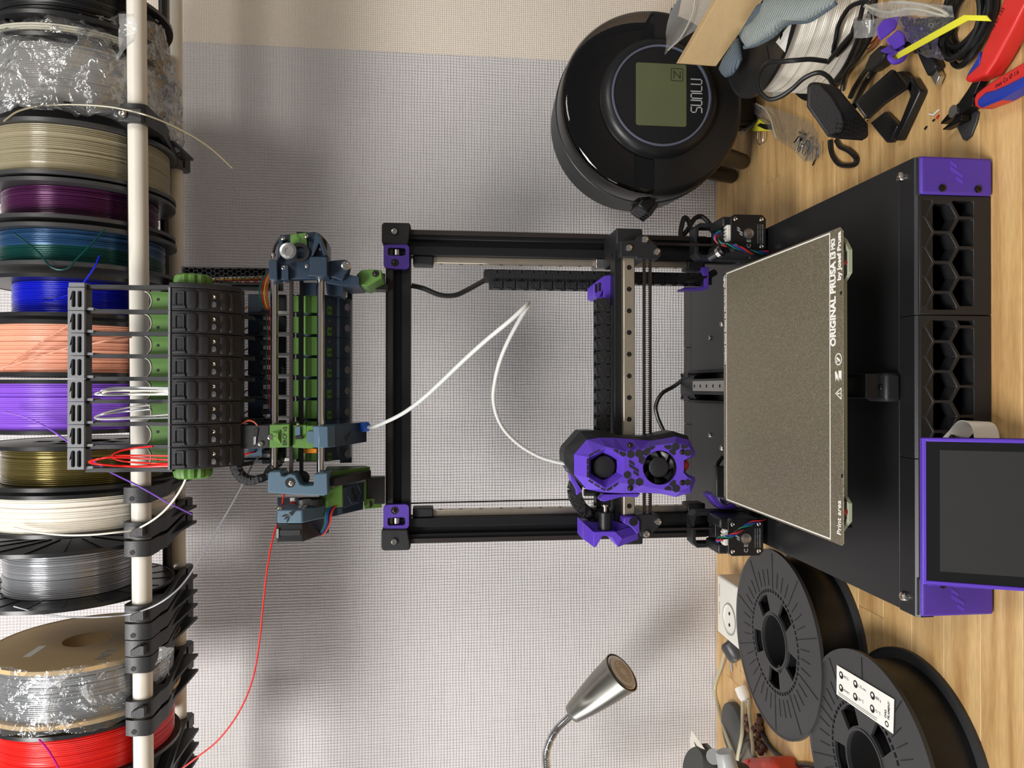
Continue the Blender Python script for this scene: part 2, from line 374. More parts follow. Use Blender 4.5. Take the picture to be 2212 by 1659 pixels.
for sx in (-1, 1):
    c = sx*(WB-15.6); a, b = sorted((sx*(WB-.5), sx*(WB-31)))
    MB().box(a, b, 544.5, 575, 0, 64).build('foot_core', 'black_abs', pr, bevel=.6)
    ft = MB().box(a, b, 540, 544.4, 1.5, 63.5).build('foot_cover', 'purple_matte_shade', pr, bevel=2.4, seg=3, label='purple corner cover with a striped emblem')
    logo_stripes((c+sx*2.5, 540, 33), (1,0,0), (0,0,1), 4.6, 'purple', ft, th=.35)
    for z in (45.5, 14.5): bolt((sx*(WB-26), 540, z), (0,-1,0), 3.1, ft, 'screw_dark', h=1.2)
# ---- display tilted out of the front
tl, tr_, bl = oy(1994, 1261, 512), oy(1992, 946, 512), None
tilt = math.radians(24); dn = Vector((0, -math.sin(tilt), -math.cos(tilt))); outn = Vector((0, -math.cos(tilt), math.sin(tilt)))
dx0, dx1 = tl.x, tr_.x; W_ = dx1-dx0; H_ = 74; top = Vector((0, 512, tr_.z))
def dpt(u, v, w=0): return Vector((dx0+u, top.y, top.z)) + dn*v + outn*w
def dbox(u0, u1, v0, v1, w0, w1, name, mt, par, bev=0):
    r0 = [dpt(u0, v0, w0), dpt(u1, v0, w0), dpt(u1, v1, w0), dpt(u0, v1, w0)]; r1 = [dpt(u0, v0, w1), dpt(u1, v0, w1), dpt(u1, v1, w1), dpt(u0, v1, w1)]
    return MB().loft([r0, r1]).build(name, mt, par, bevel=bev)
disp = None
mb = MB()
for u0, u1, v0, v1 in ((0, W_, 0, 2.6), (0, W_, H_-2.6, H_), (0, 2.6, 2.6, H_-2.6), (W_-2.6, W_, 2.6, H_-2.6)):
    mb.loft([[dpt(u0, v0, -9), dpt(u1, v0, -9), dpt(u1, v1, -9), dpt(u0, v1, -9)], [dpt(u0, v0), dpt(u1, v0), dpt(u1, v1), dpt(u0, v1)]])
disp = mb.build('display_bezel', 'purple', pr, bevel=.7, label='purple bezel of the touch display')
dbox(2.6, W_-2.6, 2.6, H_-2.6, -8, -1.2, 'display_glass', 'black_gloss', disp, .2)
mat('screen_off', (50,50,49), .35); dbox(10, W_-9, 12, H_-7, -1.2, -1.15, 'screen', 'screen_off', disp)
dbox(20, W_-20, 12, H_-10, -20, -9, 'display_housing', 'black_abs', disp, 1)
MB().tube([dpt(W_/2, 30, -18), Vector((dx0+W_/2, 545, 40))], 7, n=12).build('display_arm', 'black_abs', disp)
# ribbon cable beside the display
mb = MB(); A = oy(2095, 944, 530); pts = smooth_path([V(A.x-4, 551, 28), V(A.x+3, 540, 30), V(A.x+12, 531, 28), V(A.x+10, 524, 24), V(A.x-2, 522, 22), V(A.x-12, 524, 22)], 5)
mb.ribbon(pts, 10, .5, (.05, .1, 1)); mb.build('ribbon_cable', 'white_plastic', pr, label='white flat ribbon cable curling beside the display')
# ---- Y axis
MB().box(-10.5, 10.5, 570, 1030, ZD, 92).build('y_extrusion', 'anodized', pr, bevel=.8)
yr = MB().box(-6, 7.5, 600, 957, 92, 100).build('y_rail', 'steel', pr, bevel=.5)
for k in range(5): MB().cyl((.7, 950-22*k, 99.5), (.7, 950-22*k, 100.15), 2.3, n=14).build('rail_hole', 'black_deep', yr)
rb = MB().prism([(-22, 66), (22, 66), (22, 84), (19, 84), (14, 88), (-14, 88), (-19, 84), (-22, 84)], 1, 985, 1040).build('rear_bracket', 'black_abs', pr, bevel=1)
for sx in (-1, 1):
    MB().prism([(905, ZD), (1010, ZD), (1010, 88), (965, 88), (935, 78), (905, 72)], 0, sx*21-2.5, sx*21+2.5).build('bracket_arm', 'black_abs', rb, bevel=.8)
    for yy in (1005, 1033): bolt((sx*17, yy, 88), (0,0,1), 2.8, rb, 'screw_dark')
bolt((0, 968, 92), (0,0,1), 4, rb); MB().cyl((0, 1000, 88), (0, 1000, 89.5), 9, n=20).build('cap_disc', 'chrome', rb)
fb = MB().box(-13, 11, 563, 592, ZD, 79).build('front_bracket', 'black_abs', pr, bevel=3); bolt((-1, 569, 79), (0,0,1), 2.6, fb, 'screw_dark')
MB().cyl((2, 612, 84), (2, 640, 84), 9, n=18).build('idler_pulley', 'anodized', pr)
# ---- heated bed on its carriage
BZ = 128.7
MB().plate(rrect(-60, 60, 610, 740, 6), [circ(-35, 675, 14), circ(35, 675, 14)], 2, 104, 109).build('bed_carriage', 'black_abs', pr)
for sx in (-1, 1):
    for yy in (580, 750): MB().prism([(sx*40, 655+(yy-665)*.4), (sx*58, 655+(yy-665)*.4), (sx*118, yy-10), (sx*118, yy+10), (sx*105, yy+10)], 2, 104, 109).build('carriage_arm', 'black_abs', pr); MB().cyl((sx*112, yy, 109), (sx*112, yy, 121), 4, n=12).build('spacer', 'steel', pr)
mat('bed_edge', (158,164,140), .5); mat('bed_red', (110,30,28), .5)
def bedpoly(): return [(-127, 778), (127, 778), (127, 562), (118, 548), (108, 540.5), (90, 540.5), (84, 548), (-88, 548), (-93, 541.5), (-107, 541.5), (-115, 550), (-127, 562)]
bed = MB().prism(bedpoly(), 2, 121.5, 125).build('heated_bed', 'bed_edge', pr, bevel=.3)
MB().prism([(x*.985, 660+(y-660)*.985) for x, y in bedpoly()], 2, 124.6, 127.9).build('bed_surface', 'black_satin', bed)
for x in (98, -100): MB().cyl((x, 545, 125), (x, 545, 127.95), 3.2, n=12).build('magnet', 'bed_red', bed)
MB().box(-128.5, 128.5, 772, 790, 112, 120).build('rear_crossbar', 'black_abs', pr, bevel=1)
for px in ((1561, 700), (1561, 968)): bolt(oz(*px, 121), (0,0,1), 3.4, pr)
cb = MB().obox(oz(1556, 1040, 118), 36, 13, 15, None).build('cable_cover', 'black_rubber', pr, bevel=1.5)
MB().tube(smooth_path([oz(1556, 1022, 120), oz(1549, 1012, 122), oz(1551, 1000, 118), oz(1562, 985, 112)], 5), 2.6).build('bed_cable', 'wire_black', pr)
mb = MB().prism(PY([(1524,1067),(1535,1062),(1562,1085),(1575,1080),(1590,1098),(1552,1098),(1540,1088)], 860), 1, 850, 872); mb.build('probe_dock', 'purple_matte_shade', pr, bevel=.8)
MB().tube(smooth_path([oy(1552,1072,848), oy(1556,1084,848), oy(1567,1090,848), oy(1580,1083,848)], 4), 1.1).build('dock_wire', 'steel', pr)
# ---- gantry frame
UY = 886
def extrusion(name, x0, x1, y0, y1, z0, z1, ax, faces=('f',)):       # slotted 30 mm profile, slots cut along the axis ax
    if ax == 2: a0, a1, b0, b1, c0, c1 = x0, x1, y0, y1, z0, z1
    else: a0, a1, b0, b1, c0, c1 = z0, z1, y0, y1, x0, x1
    w, d = a1-a0, b1-b0; ma, mbb = (a0+a1)/2, (b0+b1)/2; s = 4.1*w/30; t = 8*w/30; k = 9*w/30; l = 2.2
    P = [(a0,b0),(ma-s,b0),(ma-s,b0+l),(ma-t,b0+l),(ma-t+2,b0+k),(ma+t-2,b0+k),(ma+t,b0+l),(ma+s,b0+l),(ma+s,b0),(a1,b0),
         (a1,mbb-s),(a1-l,mbb-s),(a1-l,mbb-t),(a1-k,mbb-t+2),(a1-k,mbb+t-2),(a1-l,mbb+t),(a1-l,mbb+s),(a1,mbb+s),(a1,b1),
         (ma+s,b1),(ma+s,b1-l),(ma+t,b1-l),(ma+t-2,b1-k),(ma-t+2,b1-k),(ma-t,b1-l),(ma-s,b1-l),(ma-s,b1),(a0,b1),
         (a0,mbb+s),(a0+l,mbb+s),(a0+l,mbb+t),(a0+k,mbb+t-2),(a0+k,mbb-t+2),(a0+l,mbb-t),(a0+l,mbb-s),(a0,mbb-s)]
    if ax == 2: mb = MB().prism(P, 2, c0, c1)
    else: mb = MB().prism([(q[1], q[0]) for q in P], 0, c0, c1)
    return mb.build(name, 'anodized', pr, bevel=.5, seg=1)
for sx in (-1, 1):
    a, b = sorted((sx*160, sx*190)); extrusion('upright', a, b, UY, UY+30, ZD, 509, 2)
extrusion('top_bar', -160, 160, UY, UY+30, 479.6, 509.6, 0)
for sx in (-1, 1):
    # corner idler block with purple tensioner plate
    ib = MB().prism([(sx*196, 481), (sx*196, 511), (sx*193.5, 513.5), (sx*172, 513.5), (sx*170.5, 511), (sx*171, 482.5), (sx*193, 479)], 1, 874, 918).build('idler_block', 'black_rough', pr, bevel=1.5)
    bolt((sx*185, 874, 498.5), (0,-1,0), 4.3, ib)
    o = rrect(141.5, 171, 481, 511.5, 5); o = [(sx*x, z) for x, z in o]; hl = [(sx*x, z) for x, z in rrect(157, 166.5, 485.5, 506.5, 3)]
    tp = MB().plate(o, [hl], 1, 877, 886).build('tensioner_plate', 'purple_matte_shade', pr, bevel=.6, seg=1)
    MB().cyl((sx*158.5, 884, 496), (sx*165, 884, 496), 4.2, n=16).build('idler_roller', 'steel', tp)
    MB().cyl((sx*148.5, 880, 498), (sx*148.5, 876.6, 498), 4.6, n=20).build('counterbore', 'black_deep', tp); bolt((sx*148.5, 876.6, 498), (0,-1,0), 2.6, tp, 'screw_dark', h=1)
    # vertical belts, rail on the inner face, end stops
    MB().box(sx*186.5-2.8, sx*186.5+2.8, 880.5, 882, 110, 480).build('z_belt', 'belt', pr)
    MB().box(sx*172-1, sx*172+1, 846, 852, 105, 205).build('z_belt', 'belt', pr)
    rl = MB().prism([(895, 130), (907, 130), (907, 455), (895, 455)], 0, sx*160, sx*152).build('z_rail', 'rail_steel', pr, bevel=.6)
    for k in range(13): MB().cyl((sx*152.3, 901, 443-25*k), (sx*151.9, 901, 443-25*k), 2.4, n=12).build('rail_hole', 'black_deep', rl)
    for z0, z1 in ((452, 477), (108, 131)): MB().box(sx*148.5 if sx > 0 else sx*160, sx*160 if sx > 0 else sx*148.5, 889, 913, z0, z1).build('rail_stop', 'black_abs', pr, bevel=1.6)
    MB().box(*sorted((sx*148, sx*160)), 888, 914, 205, 250).build('z_carriage', 'steel', pr, bevel=1)
MB().box(-172, 172, 880, 881.5, 500.5, 506.5).build('top_belt', 'belt', pr)
# ---- X gantry
MB().box(-158, 158, 822, 842, 221, 243).build('x_extrusion', 'anodized', pr, bevel=.8)
xr = MB().box(-148, 149, 813, 822, 221, 235).build('x_rail', 'rail_steel', pr, bevel=1.3)
for k in range(12):
    p = oy(1359.5, 577.8+46.85*k, 813); MB().cyl((p.x, 814, 228), (p.x, 812.8, 228), 2.9, n=16).build('rail_hole', 'black_deep', xr)
mb = MB().box(-158, 146, 809, 812, 202.5, 205); mb.box(-158, 146, 809, 812, 210, 212.5)
xb = mb.build('x_belt', 'belt', pr)
for row, dz in ((203.7, 1), (211.3, -1)):
    mb = MB()
    for k in range(130):
        x = -156+k*2.3; mb.box(x, x+1.1, 809.2, 811.8, row+dz*1.2, row+dz*2.6)
    mb.build('belt_teeth', 'belt', xb)
zp2 = (1250, 440, 5.529)
rp = MB().prism(PY([(500,440),(680,435),(700,395),(760,375),(830,380),(870,440),(950,520),(990,560),(990,620),(960,655),(880,665),(690,655),(690,635),(500,635)], 806, zp2), 1, 806, 826).build('gantry_end', 'black_abs', pr, bevel=.8)
for c in ((600,530),(793,430),(935,575)): bolt(oy(1250+c[0]/5.529, 440+c[1]/5.529, 806), (0,-1,0), 4.2, rp)
zp3 = (1270, 1060, 8.508)
lp = MB().prism(PY([(880,450),(980,430),(1240,430),(1340,470),(1380,560),(1330,640),(1150,830),(1070,870),(960,830),(940,720),(880,690)], 806, zp3), 1, 806, 826).build('gantry_end', 'black_abs', pr, bevel=.8)
for c in ((1285,560),(1070,785)): bolt(oy(1270+c[0]/8.508, 1060+c[1]/8.508, 806), (0,-1,0), 4.2, lp)
for sx in (-1, 1): MB().box(*sorted((sx*146, sx*185)), 826, 888, 208, 240).build('gantry_bracket', 'black_abs', pr, bevel=2)
for px in ((1407, 532), (1413, 1130)): q = oy(*px, 830); MB().cyl((q.x, 827, q.z), (q.x, 838, q.z), 6, n=20).build('belt_pulley', 'anodized', pr)
# purple dock at the left gantry end
dk = MB().prism(PY([(105,760),(500,750),(640,880),(555,1035),(440,870),(340,832),(270,832),(240,880),(150,1035),(105,1035)], 800, zp3), 1, 800, 836).build('purge_dock', 'purple', pr, bevel=.4, label='purple winged bracket at the left gantry end')
MB().loft([[V(*oy(1270+a/8.508, 1060+b/8.508, y)) for a, b, y in r] for r in (
    [(500,750,800.8),(640,880,800.8),(555,1035,800.8)], [(790,660,812),(915,785,806),(925,890,812)])]).build('dock_wing', 'purple_matte_shade', dk)
MB().prism(PY([(105,760),(105,1035),(0,950),(-100,880),(-100,570),(0,655)], 806, zp3), 1, 803, 836).build('dock_wing', 'purple', dk, bevel=.3)
MB().prism(PY([(-100,570),(185,600),(480,560),(790,660),(500,750),(105,760)], 815, zp3), 1, 818, 840).build('dock_floor', 'purple_matte_shade', dk)
db = MB().prism(PY([(660,500),(700,480),(890,480),(955,560),(955,770),(905,800),(860,740),(790,660),(655,600)], 803, zp3), 1, 803, 822).build('dock_boss', 'purple_matte_shade', dk, bevel=1)
q = oy(1270+838/8.508, 1060+570/8.508, 803); MB().cyl((q.x, 804, q.z), (q.x, 802.8, q.z), 5, n=18).build('dock_hole', 'black_deep', dk)
a, b, c = oy(1270+315/8.508, 1060+730/8.508, 812), oy(1270+315/8.508, 1060+390/8.508, 812), oy(1270+315/8.508, 1060+255/8.508, 812)
pn = MB().cyl(a, b, 8, n=14).build('wiper_pin', 'black_rubber', dk, bevel=.6); MB().lathe([(2.2, 0), (2.2, (c-b).length-2), (4, (c-b).length-2), (4, (c-b).length), (0, (c-b).length+.2)], b, c-b, 12).build('pin_tip', 'screw', dk)
# ---- Z motors with brackets, labels and twisted wires
MY = 800
def motor(sx, c, f):
    x0, x1, z0, z1 = c.x-21.2, c.x+21.2, c.z-21.2, c.z+21.2
    k = 4.5; o = [(x0+k, z0), (x1-k, z0), (x1, z0+k), (x1, z1-k), (x1-k, z1), (x0+k, z1), (x0, z1-k), (x0, z0+k)]
    m = MB().prism(o, 1, MY, MY+11).prism([(c.x+(a-c.x)*.985, c.z+(b-c.z)*.985) for a, b in o], 1, MY+11, MY+38).prism(o, 1, MY+38, MY+47).build('z_motor', 'black_satin', pr, bevel=.6, label='black stepper motor at the foot of the frame')
    for a in (-1, 1):
        for b in (-1, 1): bolt((c.x+a*15.6, MY, c.z+b*15.6), (0,-1,0), 2.6, m, 'screw', h=1.4)
    MB().lathe([(6.2, 0), (6.2, 1.2), (5, 1.4), (5, .6), (3.6, .6), (3.6, 1.6), (2, 1.8), (0, 1.8)], (c.x-1, MY, c.z), (0,-1,0), 24).build('shaft_boss', 'steel', m)
    logo_stripes((c.x+1.5, MY-.05, c.z+10.5), (1,0,0), (0,0,1), 2.6, 'grey_print', m, th=.08)
    text('C E', 6.5, (c.x-12.5*f, MY-.1, c.z-.5), (1,0,0), (0,0,1), 'grey_print', m, bold=.15)
    text('LDOMOTORS.COM', 2.6, (c.x-1, MY-.1, c.z-17), (1,0,0), (0,0,1), 'grey_print', m, wid=22)
    text('1.8° NEMA17 STEPPER MOTOR', 1.5, (c.x-1, MY-.1, c.z-14), (1,0,0), (0,0,1), 'grey_print', m, wid=22)
    text('LDO-42STH48-2004AC 4020210', 1.5, (c.x-1, MY-.1, c.z-11.2), (1,0,0), (0,0,1), 'grey_print', m, wid=22)
    MB().box(c.x-9, c.x+9, MY+1, MY+9, z1-.5, z1+4).build('connector_shell', 'white_plastic', m, bevel=.5)
    for i in range(4): MB().box(c.x-7+i*4, c.x-5+i*4, MY+2.5, MY+7.5, z1+4, z1+5.6).build('connector_rib', 'white_plastic', m)
    # bracket loop behind
    mb = MB(); zt = z1+24
    mb.plate([(c.x-22, z0-3), (c.x+22, z0-3), (c.x+22, zt-6), (c.x+16, zt), (c.x-16, zt), (c.x-22, zt-6)], [rrect(c.x-17, c.x+17, z1-4, zt-4.5, 5)], 1, MY+50, MY+70)
    mb.build('motor_bracket', 'black_abs', pr, bevel=1.2, seg=1)
    MB().box(c.x-21, c.x+21, MY+47, MY+86, z0-8, z0-1).build('motor_shelf', 'black_abs', pr, bevel=1.2)
    MB().box(c.x-21, c.x-9, MY+10, MY+50, z1-8, z1+8).build('motor_clamp', 'black_rubber', pr, bevel=2.5); MB().box(c.x+9, c.x+21, MY+10, MY+50, z1-8, z1+6).build('motor_clamp', 'black_rubber', pr, bevel=2.5)
    MB().cyl((c.x, MY+47, c.z), (c.x, MY+82, c.z), 2.5, n=12).cyl((c.x, MY+72, c.z), (c.x, MY+84, c.z), 8, n=20).build('drive_pulley', 'steel', m)
    return m
mR = oy(1617, 503, MY); mL = oy(1611, 1161, MY)
m1 = motor(1, mR, 1); m2 = motor(-1, mL, 1)
def twisted(path, names, parent, r=.75, rad=1.2, turns=4):
    pts = smooth_path(path, 8); n = len(pts)
    for i, mt in enumerate(names):
        out = []
        for j, p in enumerate(pts):
            t = (pts[min(j+1, n-1)]-pts[max(j-1, 0)]).normalized(); _, u, w = MB().frame(t); a = 2*math.pi*(turns*j/n + i/len(names))
            out.append(p + (u*math.cos(a)+w*math.sin(a))*rad)
        MB().tube(out, r, n=6).build('motor_wire', mt, parent)
twisted([oy(1556,500,798), oy(1545,512,796), oy(1554,524,794), oy(1576,531,792), oy(1605,538,792), oy(1632,546,794), oy(1658,545,800)], ('wire_red','wire_blue','wire_green','wire_black'), m1, .95, 1.5, 3)
twisted([oy(1556,1160,798), oy(1550,1168,796), oy(1560,1163,792), oy(1580,1157,790), oy(1603,1142,790), oy(1630,1127,792), oy(1658,1117,800)], ('wire_red','wire_blue','wire_green','wire_black'), m2, .95, 1.5, 3.5)
MB().cyl(oy(1533,558,815), oy(1562,540,802), 5.5, n=14).build('cable_gland', 'black_rubber', pr); MB().cyl(oy(1551,547,806), oy(1557,543,803), 7, n=14).build('gland_collar', 'steel', pr)
# ---- drag chains
def chain(pts, w, h, name, side, mt='black_abs', labels=None, hollow=True):
    pts = [Vector(p) for p in pts]; cn = None; side = Vector(side).normalized(); root = None
    for i in range(len(pts)-1):
        a, b = pts[i], pts[i+1]; t = (b-a); L = t.length; t.normalize(); n = t.cross(side).normalized(); m_ = Matrix((t, side, n)).transposed(); c = (a+b)/2
        mb = MB()
        for sgn in (-1, 1):
            mb.obox(c+side*sgn*(w/2-1), L*1.12, 2, h, m_)
        mb.obox(c+n*(h/2-.8), L*.55, w, 1.4, m_); mb.obox(c-n*(h/2-.8), L*.55, w, 1.4, m_)
        for sgn in (-1, 1): mb.cyl(c+side*sgn*(w/2-.5)-t*L*.25, c+side*sgn*(w/2+.35)-t*L*.25, h*.33, n=14); mb.cyl(c+side*sgn*(w/2-.5)+t*L*.2, c+side*sgn*(w/2+.3)+t*L*.2, h*.14, n=10)
        mb.build(name, mt, pr, bevel=.4, seg=1)
q0, q1 = oy(1050, 603, 900), oy(1515, 605, 900)
xx = (q0.x+q1.x)/2
chain([V(137, 896, q0.z+2-i*15.2) for i in range(20)], 15, 15, 'cable_chain_link', (0,1,0))
chain([V(125, 890, q0.z-4-i*15.4) for i in range(11)], 15, 10, 'cable_chain_link', (0,1,0))
q2 = oy(1320, 655, 836); q3 = oy(1320, 1090, 836)
chain([V(q2.x+4-i*15.2, 838, 254) for i in range(17)], 16, 17, 'cable_chain_link', (0,1,0))
cp = [oy(1245, 1040, 800), oy(1240, 1058, 802), oy(1243, 1075, 805), oy(1251, 1091, 812), oy(1263, 1104, 820), oy(1279, 1112, 828), oy(1297, 1108, 834), oy(1312, 1098, 838)]
chain(cp, 14, 14, 'cable_chain_link', (0,1,0))
# purple chain mounts
pc = MB().prism(PY([(300,865),(440,845),(470,880),(475,1140),(300,1195),(290,1030),(240,1130),(175,1110),(175,965)], 845, zp2), 1, 843, 880).build('chain_mount', 'purple', pr, bevel=.8, label='purple cable chain mount on the gantry')
for c in ((208,1010),(250,995)): p0 = PY([(c[0]-14,c[1]-50),(c[0]+14,c[1]-50),(c[0]+14,c[1]+50),(c[0]-14,c[1]+50)], 843, zp2); MB().prism(p0, 1, 842.6, 844).build('mount_slot', 'black_deep', pc)
for k in range(3): p0 = PY([(385,905+k*24),(470,895+k*24),(470,905+k*24),(375,918+k*24)], 843, zp2); MB().prism(p0, 1, 841.5, 844).build('mount_rib', 'purple_matte_shade', pc)
MB().prism(PY([(1515,577),(1530,577),(1530,624),(1475,626),(1475,622),(1522,620)], 886), 1, 884, 908).build('chain_base', 'purple_matte_shade', pr, bevel=.6)
def cable(name, pts, r, mt, parent, n=10, seg=8): return MB().tube(smooth_path(pts, seg), r, n=n).build(name, mt, parent)
cable('power_cable', [oy(889,617,905), oy(915,623,905), oy(950,637,905), oy(982,638,905), oy(1010,626,905), oy(1048,605,903)], 3.2, 'wire_black', pr)
cable('sensor_cable', [oy(1190,612,900), oy(1218,621,900), oy(1245,618,900)], 2.2, 'wire_black', pr)
cable('bed_power_cable', [oy(1545,588,890), oy(1525,598,888), oy(1500,606,888), oy(1480,608,890)], 4.2, 'wire_black', pr)
cable('rear_cable', [oy(1475,820,1025), oy(1455,835,1030), oy(1430,850,1030), oy(1417,875,1030), oy(1420,900,1030), oy(1437,940,1030), oy(1455,990,1030)], 3, 'wire_black', pr)
cable('thin_wire', [oy(888,1087,910), oy(1050,1083,910), oy(1230,1079,910), oy(1330,1078,910)], .9, 'wire_black', pr)
cable('side_cable', [oy(1478,523,930), oy(1470,505,930), oy(1476,475,930), oy(1482,471,930), oy(1490,485,930), oy(1497,520,930)], 3.2, 'wire_black', pr)
cable('side_cable', [oy(1465,520,935), oy(1485,497,935), oy(1500,473,935), oy(1515,468,935), oy(1530,480,930), oy(1537,494,925)], 3.2, 'wire_black', pr)
# ---- steel sheet lying on the bed
def sheet_material():
    mat('spring_steel', (116,108,88), .36, metal=.55, noise=.05, bump=.3, bscale=1400)
    t = M['spring_steel'].node_tree; b = t.nodes['Principled BSDF']; tc = t.nodes.new('ShaderNodeTexCoord')
    n = t.nodes.new('ShaderNodeTexNoise'); n.inputs['Scale'].default_value = 1100; n.inputs['Detail'].default_value = 2; t.links.new(tc.outputs['Object'], n.inputs['Vector'])
    cr = t.nodes.new('ShaderNodeValToRGB'); cr.color_ramp.elements[0].position = .42; cr.color_ramp.elements[0].color = lin((124,115,95)); cr.color_ramp.elements[1].position = .72; cr.color_ramp.elements[1].color = lin((168,158,134))
    t.links.new(n.outputs['Fac'], cr.inputs['Fac']); t.links.new(cr.outputs['Color'], b.inputs['Base Color'])
sheet_material()
sh = thing('print_sheet', 'textured bronze-grey steel sheet with white lettering on the printer bed', 'print sheet', (0, 660, BZ-1))
def sheetpoly(): return [(-127, 544.5), (-124.5, 542), (123, 542), (127, 546), (127, 774), (122, 780), (-122, 780), (-127, 774), (-127, 553)]
MB().prism(sheetpoly(), 2, BZ-.8, BZ).build('plate', 'spring_steel', sh, bevel=.15, seg=1)
mb = MB()
for x0, x1, y0, y1 in ((-125.6, 125.6, 771.6, 772.6), (-125.6, 125.6, 560.6, 561.8), (-125.6, -124.5, 561.8, 771.6), (124.5, 125.6, 561.8, 771.6)): mb.box(x0, x1, y0, y1, BZ-.1, BZ+.03)
mb.build('border_line', 'white_print', sh)
def sheet_text(tx, size, px, wid, bold=0): return text(tx, size, (0,0,0), (1,0,0), (0,1,0), 'white_print', sh, bold=bold, wid=wid)
def stext(tx, size, y, x0, x1, bold=0): return text(tx, size, ((x0+x1)/2, y, BZ+.03), (1,0,0), (0,1,0), 'white_print', sh, bold=bold, wid=x1-x0)
stext('ORIGINAL PRUSA i3', 10.6, 556.1, oz(1809,747,BZ).x, oz(1809,540,BZ).x, .45)
stext('MK3', 8, 556, oz(1809,536,BZ).x, oz(1809,512,BZ).x, .4)
stext('by Josef Prusa', 7, 547.2, oz(1815,605,BZ).x, oz(1815,500,BZ).x, .3)
stext('Print area', 8, 548, oz(1815,1156,BZ).x, oz(1815,1082,BZ).x, .12)
stext('Heatbed Steel Sheet by PRUSA3D.COM', 5.2, 775.8, oz(1570,786,BZ).x, oz(1570,594,BZ).x, .12)
stext('TL-81', 4.2, 779, oz(1567,618,BZ).x, oz(1567,597,BZ).x, .1)
def mark(polys, name): 
    mb = MB()
    for p, h in polys: mb.plate(p, h, 2, BZ-.05, BZ+.04)
    mb.build(name, 'white_print', sh)
c = oz(1811, 776, BZ); mark([(circ(c.x, c.y, 4.9, 28, 1), [circ(c.x, c.y, 4, 28)]), ([(c.x-2.4, c.y-2), (c.x-.6, c.y-2.6), (c.x+2.2, c.y+2.2), (c.x+.4, c.y+2.8)], []), ([(c.x-1.8, c.y+1.2), (c.x-.4, c.y+2.4), (c.x-1.4, c.y+3), (c.x-2.8, c.y+2)], [])], 'recycling_mark')
c = oz(1811, 813, BZ); mark([([(c.x-4.5, c.y+4), (c.x+4, c.y+5), (c.x+4, c.y+3), (c.x+.5, c.y+.5), (c.x-3.5, c.y+.5), (c.x-1, c.y+3)], []), ([(c.x-4.5, c.y-.5), (c.x+4.5, c.y-.2), (c.x+4.5, c.y-4.5), (c.x-3.5, c.y-4.5), (c.x-.5, c.y-1.8)], [])], 'bird_mark')
c = oz(1811, 850, BZ); mark([([(c.x-5, c.y-4.4), (c.x+5, c.y-4.4), (c.x, c.y+4.6)], [[(c.x-3.6, c.y-3.6), (c.x+3.6, c.y-3.6), (c.x, c.y+3)]]), ([(c.x-.5, c.y-1.6), (c.x+.5, c.y-1.6), (c.x+.5, c.y+1.4), (c.x-.5, c.y+1.4)], []), ([(c.x-.5, c.y-3), (c.x+.5, c.y-3), (c.x+.5, c.y-2.2), (c.x-.5, c.y-2.2)], [])], 'warning_mark')
for px in ((1817, 633), (1819, 1028)): q = oz(*px, BZ); MB().cyl((q.x, q.y, BZ-.3), (q.x, q.y, BZ+.05), 1.6, n=14).build('pin_hole', 'black_deep', sh)
# ============================================================ tool head (a part of the printer)
Z7 = (1200, 880, 4.88); TY = 745
def t7(pts, y): return [V(x, y, z) for x, z in PY(pts, y, Z7)]
OUT = [(195,495),(330,340),(470,318),(620,320),(810,335),(990,350),(1100,335),(1265,305),(1410,345),(1475,470),(1465,515),(1352,560),(1352,690),(1470,735),(1475,775),(1425,900),(1265,945),(1100,908),(870,900),(700,905),(500,895),(330,865),(195,710)]
INN = [(345,525),(400,480),(530,415),(630,435),(745,470),(900,445),(1050,402),(1270,372),(1392,402),(1432,462),(1425,512),(1352,560),(1352,690),(1392,735),(1432,760),(1415,832),(1305,895),(1145,868),(925,828),(745,802),(660,795),(530,862),(345,740)]
o0 = t7(OUT, TY+16); i0 = t7(INN, TY)
th = MB()
th.loft([t7(OUT, TY+30), o0, i0], cap=False)
H1 = [(352,530),(530,428),(722,530),(716,722),(530,850),(352,738)]
H2 = [(372,560),(500,478),(640,556),(640,682),(500,768),(372,692)]
FC, FR = (1102,636), 181
plate_holes = [PY(H1, TY, Z7), PY([(FC[0]+FR*math.cos(2*math.pi*i/28), FC[1]+FR*math.sin(2*math.pi*i/28)) for i in range(28)], TY, Z7)]
th.plate(PY(INN, TY, Z7), plate_holes, 1, TY, TY+4)
h1, h2 = t7(H1, TY), t7(H2, TY+13)
th.loft([h1, h2], cap=False)
tool = th.build('toolhead_shell', 'purple', pr, smooth=0, label='faceted purple tool head shell with two fans and black hexagon inlays')
# black body behind, wider towards the printer's middle
BK = [(92,500),(110,440),(268,262),(400,258),(560,275),(740,320),(1000,318),(1250,262),(1405,312),(1440,400),(1440,520),(1370,560),(1370,690),(1440,740),(1440,860),(1270,920),(870,880),(500,880),(300,850),(160,710),(100,600)]
bk = [V(x, 0, z) for x, z in PY(BK, TY+30, Z7)]
MB().loft([[V(p.x, TY+24, p.z) for p in [V(a, 0, b) for a, b in PY([(200,500),(330,335),(470,310),(620,315),(740,325),(990,345),(1100,330),(1265,300),(1405,340),(1460,460),(1440,520),(1370,560),(1370,690),(1440,740),(1440,860),(1270,920),(870,880),(500,880),(300,850),(190,710),(180,600)], TY+24, Z7)]], [V(p.x+1, TY+34, p.z) for p in bk], [V(p.x+1, TY+62, p.z) for p in bk]]).build('toolhead_body', 'black_abs', tool, smooth=0)
